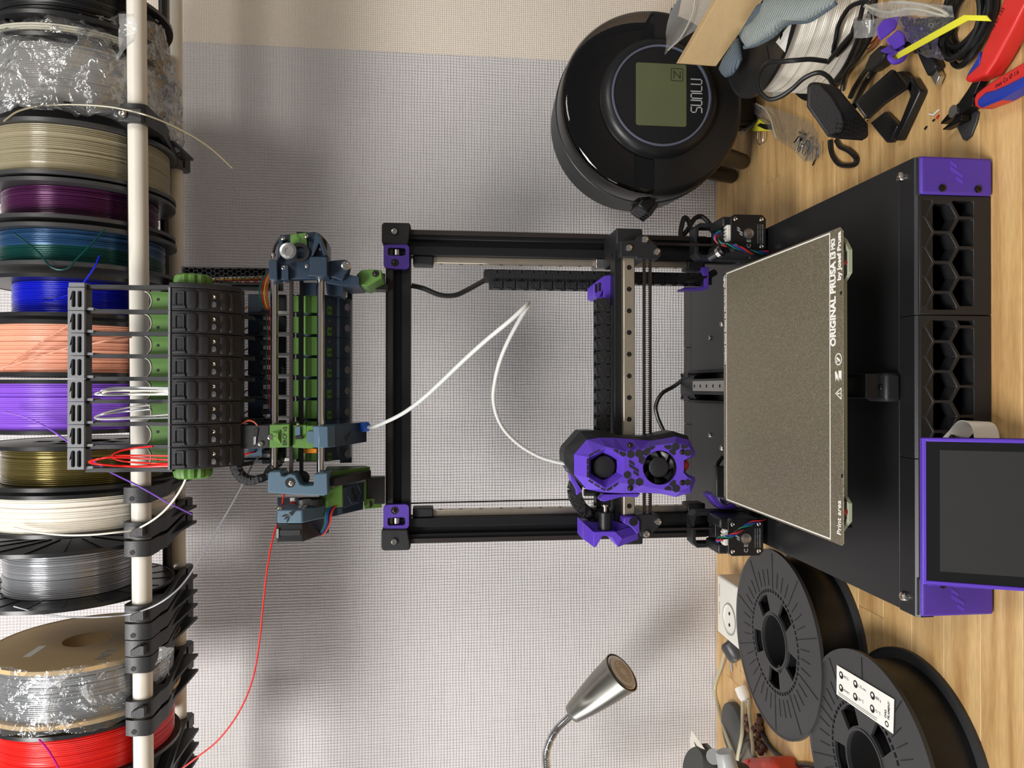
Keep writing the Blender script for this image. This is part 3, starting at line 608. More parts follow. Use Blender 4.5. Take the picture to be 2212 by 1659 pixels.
# blower rotor seen through the hexagon throat
c = oy(1200+503/4.88, 880+622/4.88, TY+14)
MB().lathe([(23, 4), (23, 9), (0, 9)], (c.x, TY+9, c.z), (0,1,0), 32).build('blower_throat', 'black_deep', tool)
MB().lathe([(0, -.3), (10.2, 0), (11.6, .7), (12, 1.8), (12, 9)], (c.x, TY+8.5, c.z), (0,1,0), 36).build('blower_hub', 'black_abs', tool)
# axial fan
c = oy(1200+1102/4.88, 880+636/4.88, TY); rr = 18.1
MB().lathe([(rr, 0), (rr, 10), (rr-.8, 12), (0, 12)], (c.x, TY+2, c.z), (0,1,0), 40).build('fan_throat', 'black_deep', tool)
MB().lathe([(0, 0), (9, .2), (10.6, 1), (10.8, 9)], (c.x, TY+3.5, c.z), (0,1,0), 32).build('fan_hub', 'black_abs', tool)
for k in range(7):
    a = 2*math.pi*k/7; mb = MB(); r0, r1 = 10.5, 17.2
    rows = []
    for s in range(5):
        r = r0+(r1-r0)*s/4; a1, a2 = a+.05*s, a+.62+.10*s
        rows.append([V(c.x+r*math.cos(a1), TY+4.5, c.z+r*math.sin(a1)), V(c.x+r*math.cos((a1+a2)/2), TY+7, c.z+r*math.sin((a1+a2)/2)), V(c.x+r*math.cos(a2), TY+11, c.z+r*math.sin(a2)), V(c.x+r*math.cos(a2), TY+12, c.z+r*math.sin(a2)), V(c.x+r*math.cos((a1+a2)/2), TY+8, c.z+r*math.sin((a1+a2)/2)), V(c.x+r*math.cos(a1), TY+5.5, c.z+r*math.sin(a1))])
    mb.loft(rows).build('fan_blade', 'black_satin', tool)
# hexagon inlays on the flat front
mat('inlay', (30,30,31), .75, bump=.4, bscale=900)
def inlay(pts, y=TY):
    MB().prism(PY(pts, y, Z7), 1, y-.45, y+.5).build('hex_inlay', 'inlay', tool, smooth=0)
for cx, cy, r in ((793,495,43),(880,487,46),(962,474,46),(915,556,44),(1267,412,44),(1228,476,40),(757,712,42),(795,785,40),(883,787,44),(1230,795,40),(1270,855,44),(1393,790,38),(1393,478,40)):
    P = [(cx+r*math.cos(math.pi/6+math.pi/3*i), cy+r*math.sin(math.pi/6+math.pi/3*i)) for i in range(6)]
    def keep(p):
        d = math.hypot(p[0]-FC[0], p[1]-FC[1]); k = (FR+9)/d if d < FR+9 else 1
        return (FC[0]+(p[0]-FC[0])*k, FC[1]+(p[1]-FC[1])*k)
    inlay([keep(p) for p in P])
inlay([(608,440),(660,448),(658,485),(625,462)]); inlay([(672,460),(740,480),(742,508),(712,520),(672,492)])
inlay([(975,430),(1010,410),(1045,410),(1048,425),(1015,447),(980,440)]); inlay([(1145,405),(1215,393),(1222,432),(1185,445),(1148,425)])
inlay([(1320,388),(1392,405),(1392,428),(1345,440),(1322,425)]); inlay([(1148,850),(1185,825),(1220,845),(1218,878),(1150,870)])
for P in ([(330,545),(352,538),(352,600),(330,600)], [(330,610),(352,610),(352,665),(330,665)], [(330,675),(352,675),(352,735),(330,740)], [(350,760),(400,792),(392,806),(346,778)], [(410,800),(470,836),(462,850),(408,815)], [(480,842),(528,868),(524,884),(474,856)], [(545,862),(600,832),(600,860),(545,882)], [(612,822),(655,792),(660,810),(615,845)], [(350,505),(395,475),(402,490),(356,522)], [(408,470),(462,445),(468,456),(412,485)]):
    inlay(P, TY-.3)
a = oy(1200+825/4.88, 880+640/4.88, TY); logo_stripes((a.x, TY-.05, a.z), (1,0,0), (0,0,1), 4.2, 'inlay', tool, th=.4)
for c in ((790,398),(790,851),(1335,470),(1335,792)):
    p = oy(1200+c[0]/4.88, 880+c[1]/4.88, TY+1); MB().cyl(p+V(0,1.5,0), p-V(0,1.2,0), 3, n=16).build('screw_well', 'black_deep', tool); bolt(p-V(0,1.2,0), (0,-1,0), 2, tool, 'screw_dark', h=.8)
# nozzle, tube collar, lever, fin
p = oy(1200+1375/4.88, 880+605/4.88, TY+30)
MB().lathe([(8, 10), (8, 3), (6, 0), (2.2, -3), (0, -3)], (p.x, p.y, p.z), (0,0,1), 20).build('nozzle_sock', 'wire_red', tool)
p = oy(1236, 1003, TY+38)
MB().cyl(V(p.x, TY+42, p.z-7), V(p.x, TY+42, p.z+1), 6.5, n=20).build('tube_collar', 'black_rubber', tool)
mat('collet_blue', (84,134,226), .4); mat('collet_deep', (50,96,200), .4)
MB().cyl(V(p.x, TY+42, p.z+1), V(p.x, TY+42, p.z+5.5), 6.8, n=20).build('tube_collet', 'collet_blue', tool)
MB().prism(PY([(455,955),(500,908),(680,905),(790,900),(880,900),(850,940),(760,935),(680,935),(500,985),(460,975)], TY+42, Z7), 1, TY+36, TY+50).build('probe_lever', 'purple', tool, bevel=.6)
MB().prism(PY([(135,665),(165,700),(270,870),(225,915),(210,915),(205,860),(150,760)], TY+52, Z7), 1, TY+46, TY+58).build('chain_fin', 'purple', tool, bevel=.5)
MB().cyl(oy(1262,1064,TY+55), oy(1284,1064,TY+55), 4, n=12).build('knob', 'black_rubber', tool)
# ============================================================ spool rack: two tubes on wall brackets
RF1, RF2 = oy(295.5, 50, 832), oy(310, 1620, 832)
RR1, RR2 = oy(376, 50, 1001), oy(386.5, 1620, 1001)
def ext2(a, b, x): t = (x-a.x)/(b.x-a.x); return a+(b-a)*t
def rod_f(x): return ext2(RF1, RF2, x)
def rod_r(x): return ext2(RR1, RR2, x)
mat('painted_tube', (222,217,205), .38)
rk = thing('spool_rack', 'pair of off-white round tubes carrying the row of spools', 'rack', (0, 1001, 700))
MB().cyl(rod_f(-760), rod_f(760), 10, n=32).build('tube', 'painted_tube', rk)
MB().cyl(rod_r(-760), rod_r(760), 10, n=32).build('tube', 'painted_tube', rk)
for sx in (-1, 1):
    f_, r_ = rod_f(sx*745), rod_r(sx*745)
    MB().prism([(f_.y-16, f_.z-14), (f_.y-16, f_.z+14), (r_.y, r_.z+20), (1125, r_.z+30), (1125, r_.z-90), (1100, r_.z-60)], 0, sx*745-4, sx*745+4).build('wall_bracket', 'painted_tube', rk, bevel=1)
SPC = V(0, 905, 861)
def spool_centre(x, R, dz=0):
    return V(x, 905, rod_f(x).z + 90.5 + dz)
for rod, r_ in ((rod_f, 10), (rod_r, 10)):
    a, b = V(*rod(-700)), V(*rod(700)); out = []
    for p in (a, b):
        c = spool_centre(p.x, 98); d = V(0, c.y-p.y, c.z-p.z); g = d.length-98-10; d.normalize(); out.append((p + d*(10+g/2), g/2))
    MB().cyl(out[0][0], out[1][0], out[0][1], n=12).build('added_liner', 'black_rubber', rk)  # added spool supports; the rear one's black also plays the tube's shadowed edge
# ------------------------------------------------------------ spools
mat('spool_black', (33,33,34), .3); mat('spool_grey', (58,58,59), .35); mat('cardboard', (196,166,120), .75, noise=.08, nscale=90, bump=.2, bscale=400)
def fil(name, rgb, rough=.28, **k): mat('fil_'+name, rgb, rough, **k); return 'fil_'+name
def winding(x0, x1, cy, cz, Rw, Rh, mt, parent, seed=0, rag=.35, mats2=None, split=None):
    rnd = random.Random(seed); n = max(6, int((x1-x0)/2.05)); st = (x1-x0)/n; prof = [(Rh, x0+.1)]
    lows = []
    for i in range(n):
        x = x0+st*i; e = rnd.uniform(-rag, rag) - (1.1 if rnd.random() < .1 else 0)
        for k, h in ((.04, -.75), (.25, -.12), (.5, 0), (.75, -.12)): prof.append((Rw+h+e, x+st*k))
    prof += [(Rw-.75, x1-.15), (Rh, x1-.1)]
    mb = MB(); mb.lathe(prof, (0, cy, cz), (1,0,0), 56)
    if split:
        for i, f in enumerate(mb.f):
            xs = sum(mb.v[j][0] for j in f)/len(f)
            for k, xb in enumerate(split):
                if xs > xb: mb.mi[i] = k+1
    return mb.build('winding', mt, parent, smooth=60)
def flange(x0, x1, cy, cz, R, hole, mt, parent, style='plain', n=56):
    m0, m1 = x0, x1; mb = MB(); H = circ(cy, cz, hole, 28)
    holes = [H]
    if style == 'hex':
        for i in range(-9, 10):
            for j in range(-9, 10):
                a, b = cy+i*11+(j % 2)*5.5, cz+j*9.5; d = math.hypot(a-cy, b-cz)
                if hole+10 < d < R-12: holes.append(hexa(a, b, 4.3, math.pi/6))
    if style == 'window':
        for k in range(5):
            a0 = 2*math.pi*k/5+.25; P = [(cy+r*math.cos(a), cz+r*math.sin(a)) for r, a in ((hole+8, a0), (hole+8, a0+.5), (hole+26, a0+.45), (hole+26, a0+.05))]; holes.append(P)
    mb.plate(circ(cy, cz, R, n), holes, 0, m0, m1)
    mb.lathe([(R-1.6, m0-.5), (R+.2, m0-.5), (R+.2, m1+.5), (R-1.6, m1+.5), (R-1.6, m0-.5)], (0, cy, cz), (1,0,0), n)
    if style == 'ribs':
        for k in range(18):
            a = 2*math.pi*k/18; c, s_ = math.cos(a), math.sin(a)
            for xx in (m0-.35, m1+.35): mb.obox((xx, cy+c*(hole+R)/2, cz+s_*(hole+R)/2), .8, R-hole-8, .9, rotx(math.degrees(a)))
    return mb.build('flange', mt, parent)
def rim_x(py, v=190, y=807): return oy(v, py, y).x
def spool(yr, yl, R, Rw, fmat, wmat, label, group='spools on the rack', dz=0, hole=27, style='plain', seed=0, rag=.35, split=None, wy=None, th=3.2):
    xr, xl = rim_x(yr), rim_x(yl); c = spool_centre((xr+xl)/2, R, dz)
    t = thing('filament_spool', label, 'filament spool', (c.x, c.y, c.z-R), group)
    flange(xl, xl+th, c.y, c.z, R, hole, fmat, t, style); flange(xr-th, xr, c.y, c.z, R, hole, fmat, t, style)
    MB().lathe([(hole, 0), (hole+2.5, 0), (hole+2.5, xr-xl-2*th), (hole, xr-xl-2*th), (hole, 0)], (xl+th, c.y, c.z), (1,0,0), 32).build('hub', fmat, t)
    winding(xl+th, xr-th, c.y, c.z, Rw, hole+2, wmat, t, seed, rag, split=split)
    return t, c, xl, xr
fil('black', (22,22,23), .32); fil('grey', (150,148,144), .3); fil('clear', (172,162,132), .14, trans=.35); fil('plum', (78,30,72), .2, metal=.35); fil('plum_dark', (58,26,52), .2, metal=.35)
fil('teal', (14,66,62), .2, metal=.3); fil('sea', (36,72,110), .2, metal=.3); fil('blue', (14,26,190), .22); fil('peach', (226,158,130), .3); fil('lilac', (134,84,206), .26); fil('olive', (112,100,56), .2, metal=.6, noise=.2, nscale=900); fil('white', (232,226,212), .3); fil('silver', (168,170,174), .22, metal=.55); fil('red', (214,30,24), .25)
G0 = 'spools on the rack'
spool(-60, 32, 98, 88, 'spool_black', 'fil_black', 'black filament spool with perforated flanges at the right end of the rack', seed=1, style='hex')
t1, c1, xl1, xr1 = spool(74, 226, 99, 86, 'spool_black', 'fil_grey', 'grey filament spool inside the crinkled zip bag on the rack', seed=2)
spool(258, 377, 100, 93, 'spool_grey', 'fil_clear', 'translucent natural filament spool on grey flanges next to the purple one', seed=3, rag=.5)
xa = rim_x(440); spool(385, 470, 99, 80, 'spool_grey', ['fil_plum_dark', 'fil_plum'], 'dark purple filament spool between the translucent and the teal spools', seed=4, split=[xa])
xa = rim_x(525); spool(483, 572, 100, 87, 'spool_grey', ['fil_teal', 'fil_sea'], 'blue to teal gradient filament spool on the rack', seed=5, split=[xa], rag=.6)
t5, c5, xl5, xr5 = spool(592, 682, 99, 71, 'spool_black', 'fil_blue', 'deep blue filament spool beside the teal one', seed=6)
spool(692, 812, 100, 96, 'spool_black', 'fil_peach', 'peach pink filament spool wound to the rim', seed=7, rag=.5)
spool(821, 938, 100, 96, 'spool_black', 'fil_lilac', 'lilac purple filament spool wound to the rim', seed=8, rag=.5)
spool(966, 1061, 100, 83, 'spool_black', 'fil_olive', 'metallic olive gold filament spool on black flanges', seed=9, style='window')
spool(1071, 1161, 100, 96, 'spool_black', 'fil_white', 'bright white filament spool on the rack', seed=10)
spool(1192, 1318, 108, 70, 'spool_black', 'fil_silver', 'silver grey filament spool with wide ribbed black flanges', seed=11, style='ribs', dz=14, rag=.6)
t11, c11, xl11, xr11 = spool(1447, 1572, 100, 93, 'cardboard', 'fil_silver', 'silver filament spool with cardboard flanges in a torn clear bag', seed=12, rag=.4, th=3.6, hole=26)
spool(1588, 1700, 100, 93, 'spool_black', 'fil_red', 'bright red filament spool at the left end of the rack', seed=13)
# print on the cardboard flange
_q = ox(228, 1413, xr11+.1); me = text('SUN', 17, (xr11+.1, _q.y, _q.z), (0,-1,0), (0,0,-1), 'spool_grey', t11, bold=.5)
for k in range(4): MB().box(xr11, xr11+.12, c11.y-78+14*k, c11.y-68+14*k, c11.z-20-7*k, c11.z-10-7*k).build('printed_square', 'spool_grey', t11) if False else None
MB().box(xr11, xr11+.2, c11.y-52, c11.y-18, c11.z+36, c11.z+44).build('paper_sticker', 'white_print', t11)
# ------------------------------------------------------------ clear bags
def bag_material(name, tint=(245,246,246), strength=.9, scale=38, gloss=.22, haze=.07, rough=.12):
    m = bpy.data.materials.new(name); m.use_nodes = True; t = m.node_tree; M[name] = m
    for n in list(t.nodes): t.nodes.remove(n)
    out = t.nodes.new('ShaderNodeOutputMaterial'); tr = t.nodes.new('ShaderNodeBsdfTransparent'); tr.inputs[0].default_value = lin(tint)
    gl = t.nodes.new('ShaderNodeBsdfGlossy'); gl.inputs['Roughness'].default_value = rough; df = t.nodes.new('ShaderNodeBsdfDiffuse'); df.inputs[0].default_value = lin((225,225,222))
    mx = t.nodes.new('ShaderNodeMixShader'); mx2 = t.nodes.new('ShaderNodeMixShader'); mx2.inputs[0].default_value = haze
    lw = t.nodes.new('ShaderNodeLayerWeight'); lw.inputs[0].default_value = .5; pw = t.nodes.new('ShaderNodeMath'); pw.operation = 'POWER'; pw.inputs[1].default_value = 2.5; fr = t.nodes.new('ShaderNodeMath'); fr.operation = 'MULTIPLY'; fr.inputs[1].default_value = .75; ad = t.nodes.new('ShaderNodeMath'); ad.operation = 'ADD'; ad.inputs[1].default_value = gloss*.35
    tc = t.nodes.new('ShaderNodeTexCoord'); nz = t.nodes.new('ShaderNodeTexNoise'); nz.inputs['Scale'].default_value = scale; nz.inputs['Detail'].default_value = 3; nz.inputs['Distortion'].default_value = 1.2
    bp = t.nodes.new('ShaderNodeBump'); bp.inputs['Strength'].default_value = strength; bp.inputs['Distance'].default_value = .006
    L = t.links.new; L(tc.outputs['Object'], nz.inputs['Vector']); L(nz.outputs['Fac'], bp.inputs['Height']); L(bp.outputs[0], gl.inputs['Normal']); L(bp.outputs[0], lw.inputs['Normal']); L(lw.outputs['Facing'], pw.inputs[0]); L(pw.outputs[0], fr.inputs[0])
    L(fr.outputs[0], ad.inputs[0]); L(ad.outputs[0], mx.inputs[0]); L(tr.outputs[0], mx2.inputs[1]); L(df.outputs[0], mx2.inputs[2]); L(mx2.outputs[0], mx.inputs[1]); L(gl.outputs[0], mx.inputs[2]); L(mx.outputs[0], out.inputs[0])
bag_material('clear_film', strength=1, scale=55, gloss=.55, haze=.13, rough=.16); bag_material('zip_film', strength=.6, scale=30, gloss=.08, haze=.24); bag_material('mid_film', strength=.5, scale=40, gloss=.12, haze=.13); bag_material('thin_film', strength=.7, scale=70, gloss=.3, haze=.06, rough=.1)
def crumple(mb, amp, f, seed):
    from mathutils import noise as N
    off = Vector((seed*13.1, seed*7.7, seed*3.3)); out = []
    for p in mb.v:
        q = Vector(p); d = N.noise_vector((q+off)*f)*amp + N.noise_vector((q+off)*f*2.7)*amp*.45; out.append(tuple(q+d))
    mb.v = out; return mb
def film_sheet(grid, name, mt, parent=None, th=0):
    mb = MB(); r = len(grid); c = len(grid[0]); mb.add([p for row in grid for p in row], [(i*c+j, i*c+j+1, (i+1)*c+j+1, (i+1)*c+j) for i in range(r-1) for j in range(c-1)])
    return mb
# zip bag round the grey spool: a drum of film ending in a flat zip edge to the right
bt = thing('zip_bag', 'crinkled clear zip bag wrapped around the grey spool', 'plastic bag', (c1.x, c1.y, c1.z-104))
mb = MB(); rings = []
N_ = 128
for i in range(49):
    u = i/48; x = xl1-6 + (xr1+46-(xl1-6))*u
    k = 1 if u < .55 else 1-(u-.55)/.45*.10
    ring = []
    for j in range(N_):
        a = 2*math.pi*j/N_; R = (104 + 3*math.sin(5*a+u*4))*k
        if i == 0: R *= .9
        y = R*math.cos(a); z = R*math.sin(a)
        if u > .55: y = y*(1-(u-.55)/.45*.35)-(u-.55)*26
        ring.append(V(x, c1.y+y, c1.z+z))
    rings.append(ring)
mb.loft(rings, cap=False); crumple(mb, 7, .035, 1); crumple(mb, 2.6, .11, 2); mb.build('film', 'clear_film', bt, smooth=80)
mat('zip_white', (225,222,205), .35, trans=.4)
for dx in (0, 5, 10):
    xz = rim_x(62-dx*1.1); pts = [V(xz, c1.y-100*math.cos(a)*.93, c1.z+100*math.sin(a)) for a in [math.radians(q) for q in range(-62, 96, 6)]]
    MB().tube(pts, 1.2, n=6).build('zip_rib', 'zip_white', bt)
mb = film_sheet([[oy(255+u*36+3*math.sin(v_*5), 26+u*6+v_*105-u*v_*50, 800-8*u-4*math.sin(v_*7)) for u in [k/6 for k in range(7)]] for v_ in [k/10 for k in range(11)]], 'f', 'zip_film'); crumple(mb, 3, .06, 3); mb.build('film_corner', 'zip_film', bt, smooth=80)
# torn bag on the cardboard spool
bt = thing('torn_film', 'torn clear wrapping film on the cardboard-flanged spool', 'plastic bag', (c11.x, c11.y, c11.z-104))
mb = MB(); rings = []
for i in range(15):
    u = i/14; x = xl11-5+(xr11+3-(xl11-5))*u; rings.append([V(x, c11.y-(102+3*math.sin(7*a+9*u))*math.cos(a), c11.z+(102+3*math.cos(5*a-7*u))*math.sin(a)) for a in [math.radians(-80+160*j/46) for j in range(47)]])
mb.loft(rings, cap=False, closed=False); crumple(mb, 4, .06, 5); mb.build('film', 'thin_film', bt, smooth=80)
for (A, B, C_) in (((75, 1555), (118, 1582), (112, 1500)), ((165, 1490), (215, 1530), (190, 1475)), ((112, 1460), (150, 1460), (128, 1500)), ((345, 1395), (378, 1400), (335, 1440))):
    g = [[oy(A[0]+(B[0]-A[0])*u*(1-v_)+(C_[0]-A[0])*v_, A[1]+(B[1]-A[1])*u*(1-v_)+(C_[1]-A[1])*v_, 792+4*math.sin(6*u+5*v_)) for u in [k/5 for k in range(6)]] for v_ in [k/6*.98 for k in range(7)]]
    mb = film_sheet(g, 'f', 'zip_film'); crumple(mb, 2.5, .08, A[0]); mb.build('film_flap', 'zip_film', bt, smooth=80)
# ------------------------------------------------------------ black guides clipped across both tubes
mat('guide_black', (36,36,38), .42, bump=.15, bscale=900)
def make_guide(x, label, nub=False, w=17):
    f_, r_ = rod_f(x), rod_r(x); fy, fz, ry, rz = f_.y, f_.z, r_.y, r_.z
    t = thing('spool_guide', label, 'spool guide', (x, fy, fz-15), 'black guides clipped on the rack tubes')
    out = [(fy+13, fz+11), (fy+4, fz+15), (fy-6, fz+16), (fy-12, fz+13.5), (fy-14.5, fz+6), (fy-14.5, fz-9), (fy-12.5, fz-12.5), (fy-9, fz-14), (fy+13, fz-14)]
    MB().plate(out, [circ(fy, fz, 9.95, 24)], 0, x-w/2, x+w/2).build('front_clamp', 'guide_black', t, bevel=1.1)
    MB().cyl((x-3.5, fy-13, fz+4), (x-3.5, fy-14.9, fz+4), 2.7, n=16).build('clamp_hole', 'black_deep', t)
    if nub: MB().prism([(x-5, fz-10), (x+5.5, fz-10), (x+5.5, fz-5), (x+1, fz+4), (x-5, fz+4)], 1, fy-22, fy-14).build('guide_nub', 'guide_black', t, bevel=.7)
    arm = [(fy+10, fz-13.5), (fy+10, fz-1), (fy+16, fz+8), (ry-22, rz+6), (ry-12, rz+2), (ry-12, rz-15), (fy+30, fz-16)]
    MB().plate(arm, [[(fy+34, fz-10), (ry-24, rz-10), (ry-24, rz-1), (fy+34, fz+1)]], 0, x-w/2+.5, x+w/2-.5).build('arm', 'guide_black', t, bevel=.8)
    MB().box(x-1.5, x+1.5, fy+28, ry-22, fz-12, rz+2).build('arm_web', 'guide_black', t)
    ro = [(ry-13, rz+12), (ry+10, rz+13), (ry+14, rz+6), (ry+14, rz-12), (ry+8, rz-17), (ry-13, rz-17)]
    MB().plate(ro, [circ(ry, rz, 9.95, 24)], 0, x-w/2+1.5, x+w/2-1.5).build('rear_clip', 'guide_black', t, bevel=1)
    return t
GL = {1070: ('black guide under the olive gold spool, first of the row', 0), 1146: ('black guide holding the white filament strand, middle of three', 1), 1186: ('black guide right below the white-strand guide, third of three', 0), 1326: ('black guide holding the silver filament strand, first of four', 1), 1365: ('second black guide of the cluster of four', 0), 1401: ('third black guide of the cluster of four', 1), 1437: ('last black guide of the cluster of four', 0), 1533: ('black guide with nub in the pair near the red spool', 1), 1573: ('plain black guide in the pair near the red spool', 0)}
for py, (lb, nb) in GL.items():
    x = oy(303, py, 818).x; make_guide(x, lb, bool(nb))
for i, py in enumerate((1553, 1582, 1611, 1640)):
    x = oy(405, py, 1010).x; make_guide(x, 'black guide seen only by its arm, %s at the bottom corner' % ('first', 'second', 'third', 'fourth')[i])
gx = oy(303, 244, 818).x
tg = make_guide(gx, 'black guide with a silver screw near the zip bag', w=20)
f_ = rod_f(gx); MB().prism([(gx-12, f_.z-12), (gx+3, f_.z-12), (gx+3, f_.z+13), (gx-12, f_.z+13)], 1, f_.y-20, f_.y-14).build('clamp_plate', 'guide_black', tg, bevel=1)
bolt((gx-4, f_.y-20, f_.z+7), (0,-1,0), 4.5, tg)
# ------------------------------------------------------------ loose filament strands
def strand(name, pts, r, mt, label, seg=10, n=8):
    o = MB().tube(smooth_path(pts, seg), r, n=n).build(name, mt); tag(o, label, 'tube' if 'tube' in name else 'filament'); return o
R_ = .95
strand('filament_strand', [oy(8,262,808), oy(40,240,806), oy(95,228,806), oy(165,226,806), oy(230,230,806), oy(276,238,806), oy(320,250,806), oy(370,270,815), (oy(420,296,825)), oy(460,324,835), oy(502,363,845)], R_, 'fil_clear', 'clear filament strand curving down past the screw guide')
strand('filament_strand', [oy(32,505,806), oy(60,525,804), oy(85,547,803), oy(103,570,802), oy(115,579,802), oy(132,583,802), oy(150,577,802), oy(165,560,802), oy(195,530,802), oy(222,500,804), oy(228,497,805)], R_, 'fil_teal', 'dark teal filament strand looping over the teal spool')
strand('filament_strand', [oy(215,552,800), oy(205,575,800), oy(185,605,806), oy(165,628,812), oy(140,640,820), oy(110,648,824), oy(80,650,830)], R_, 'fil_blue', 'bright blue filament end across the blue spool')
strand('filament_strand', [oy(2,800,800), oy(40,772,800), oy(90,738,800), oy(146,704,800), oy(150,702,801)], R_, 'fil_peach', 'peach filament strand crossing the peach spool diagonally')
strand('filament_strand', [oy(2,795,799), oy(70,775,799), oy(145,752,799), oy(190,744,800), oy(240,734,801), oy(285,728,806)], R_, 'fil_peach', 'peach filament strand running along the peach spool to the tube')
strand('filament_strand', [oy(8,890,800), oy(50,900,798), (oy(85,915,797)), oy(120,935,797), oy(180,980,797), oy(232,1016,800), oy(300,1050,812), oy(360,1084,830), oy(415,1111,850)], R_, 'fil_lilac', 'lilac filament strand hanging down behind the buffer')
strand('filament_strand', [oy(30,1140,803), oy(80,1150,801), oy(140,1156,800), oy(200,1155,800), oy(250,1150,802), oy(290,1144,812), oy(320,1130,806), oy(350,1108,795), oy(375,1080,785), oy(393,1052,775), oy(403,1030,768)], 1.05, 'fil_white', 'white filament strand from the guide into the green knob')
strand('filament_strand', [oy(30,1310,803), oy(90,1326,801), oy(150,1333,800), oy(220,1332,802), oy(280,1326,812), oy(330,1310,808), oy(370,1285,806), oy(400,1255,806), oy(430,1210,806), oy(460,1160,806), oy(490,1108,806), oy(520,1055,806), oy(545,1005,808), oy(560,985,810)], R_, 'fil_silver', 'silver grey filament strand from the rack into the changer')
strand('filament_strand', [oy(380,1670,806), oy(420,1640,806), oy(470,1600,806), oy(515,1540,806), oy(545,1470,806), oy(560,1390,806), oy(568,1310,806), oy(577,1230,806), oy(590,1160,808), oy(606,1110,812), oy(613,1070,815), oy(625,1030,820)], R_, 'fil_red', 'long red filament strand arching up to the changer')
mat('fil_magenta', (190,20,130), .3)
strand('filament_strand', [oy(84,1597,798), oy(100,1615,797), oy(115,1638,797), oy(127,1662,797), oy(133,1690,797)], R_, 'fil_magenta', 'magenta filament strand lying over the red spool')
# ============================================================ eight-lane filament buffer in front of the rack
BY = 745
mat('buffer_black', (33,33,37), .5, bump=.2, bscale=900); mat('buffer_lit', (120,122,126), .5, bump=.2, bscale=900)  # caps are the same black plastic; lit grey is put into the colour
bf = thing('filament_buffer', 'eight-lane black filament buffer with end caps coloured lit grey and green inserts', 'filament buffer', (5, 760, 640))
LX = [oy(165, y, BY+12).x for y in (621, 671, 719.5, 768.5, 818, 867.5, 917, 966.7, 1014.8)]
zc0, zc1 = oy(148, 800, BY+12).z, oy(184, 800, BY+12).z
zb0, zb1 = oy(365, 800, BY).z, oy(502, 800, BY).z
H_B = zb0-zb1
def arc_y(z):                                  # front of the barrel curves away towards the bottom
    t = (zb0-z)/H_B; return BY + 42*max(0, t-.12)**2.0
for i in range(8):
    xr, xl = LX[i]-.25, LX[i+1]+.25; cx = (xr+xl)/2
    prof = [(arc_y(z), z) for z in [zb0-H_B*k/14 for k in range(15)]]
    body = MB().prism(prof + [(BY+62, zb1+4), (BY+62, zb0)], 0, xl, xr).build('lane_body', 'buffer_black', bf, bevel=.5, seg=1)
    MB().box(xl, xr, BY-1.5, BY+2, zb0-1.5, zb0+.3).build('lane_lip', 'buffer_lit', body)
    def pad(z, h, w, dx=0, d=1.6, mt='buffer_black'):
        y = arc_y(z); dz = 1.0; sl = (arc_y(z-dz)-arc_y(z+dz))/(2*dz); rot = rotx(math.degrees(math.atan(sl)))
        me = MB().loft([[V(a, 0, b) for a, b in rrect(-w/2, w/2, -h/2, h/2, min(w, h)*.3)], [V(a, -d*.7, b) for a, b in rrect(-w/2+.4, w/2-.4, -h/2+.4, h/2-.4, min(w, h)*.3)], [V(a, -d, b) for a, b in rrect(-w/2+1.4, w/2-1.4, -h/2+1.4, h/2-1.4, min(w, h)*.26)]])
        me.v = [tuple(V(cx+dx, y, z) + rot @ Vector(p)) for p in me.v]
        return me.build('grip_pad', mt, body)
    def zz(v): return oy(v, 800, BY).z
    pad(zz(412), 9.5, 18.5); pad(zz(436), 9.5, 18.5); pad(zz(472), 7.5, 18.5); pad(zz(486), 5.5, 18.5)
    y = arc_y(zz(388)); MB().plate(rrect(cx-7.5, cx+7.5, zz(398), zz(378), 1), [rrect(cx-6, cx+6, zz(396), zz(380), .8)], 1, y-1.4, y+2).build('latch_frame', 'buffer_black', body)
    MB().box(cx-9, cx-6, arc_y(zz(395))-2.6, BY+4, zz(402), zz(372)).build('latch_rib', 'buffer_black', body, bevel=.8)
    y = arc_y(zz(455)); MB().lathe([(3.6, 0), (3, 2), (0, 2.4)], (cx-4, y-.4, zz(456)), (0,-1,.25), 14).build('screw_boss', 'buffer_black', body)
    bolt((cx+3.5, y+.5, zz(454)), (.1,-1,.4), 2.3, body)
    # cap with two slots
    MB().plate([(xl, zc1), (xr, zc1), (xr, zc0), (xl, zc0)], [rrect(cx-8.2, cx+8.2, zc0-7.2, zc0-3.6, 1.7), rrect(cx-8.2, cx+8.2, zc0-13, zc0-9.2, 1.7)], 1, BY+10, BY+14).build('lane_cap', 'buffer_lit', bf, bevel=.6, seg=1)
    MB().box(xl, xr, BY+13.8, BY+27, zc1, zc0).build('cap_block', 'buffer_black', bf, bevel=.6)
    MB().box(xl+.5, xl+3, BY+13, BY+30, zc1-7, zc1).build('cap_foot', 'buffer_lit', bf)
    # green insert with an arched opening
    g0, g1 = oy(314, 800, BY+26).z, oy(366, 800, BY+26).z-6
    P = [(xl+1.5, g1), (xr-1.5, g1)] + [(cx + (xr-xl-3)/2*math.cos(a), g0-6.5*math.sin(a)) for a in [math.pi*k/12 for k in range(13)]]
    gi = MB().prism(P, 1, BY+24, BY+27).build('green_insert', 'green', bf)
    MB().tube([V(cx + (xr-xl-3)/2*math.cos(a), BY+23.6, g0-6.5*math.sin(a)) for a in [math.pi*k/12 for k in range(13)]], .5, n=6).build('insert_rim', 'white_plastic', gi)
    hx_ = cx+random.uniform(-4, 5); MB().cyl((hx_, BY+24.2, g0-13), (hx_, BY+23.7, g0-13), 1.5, n=10).build('insert_hole', 'black_deep', gi)
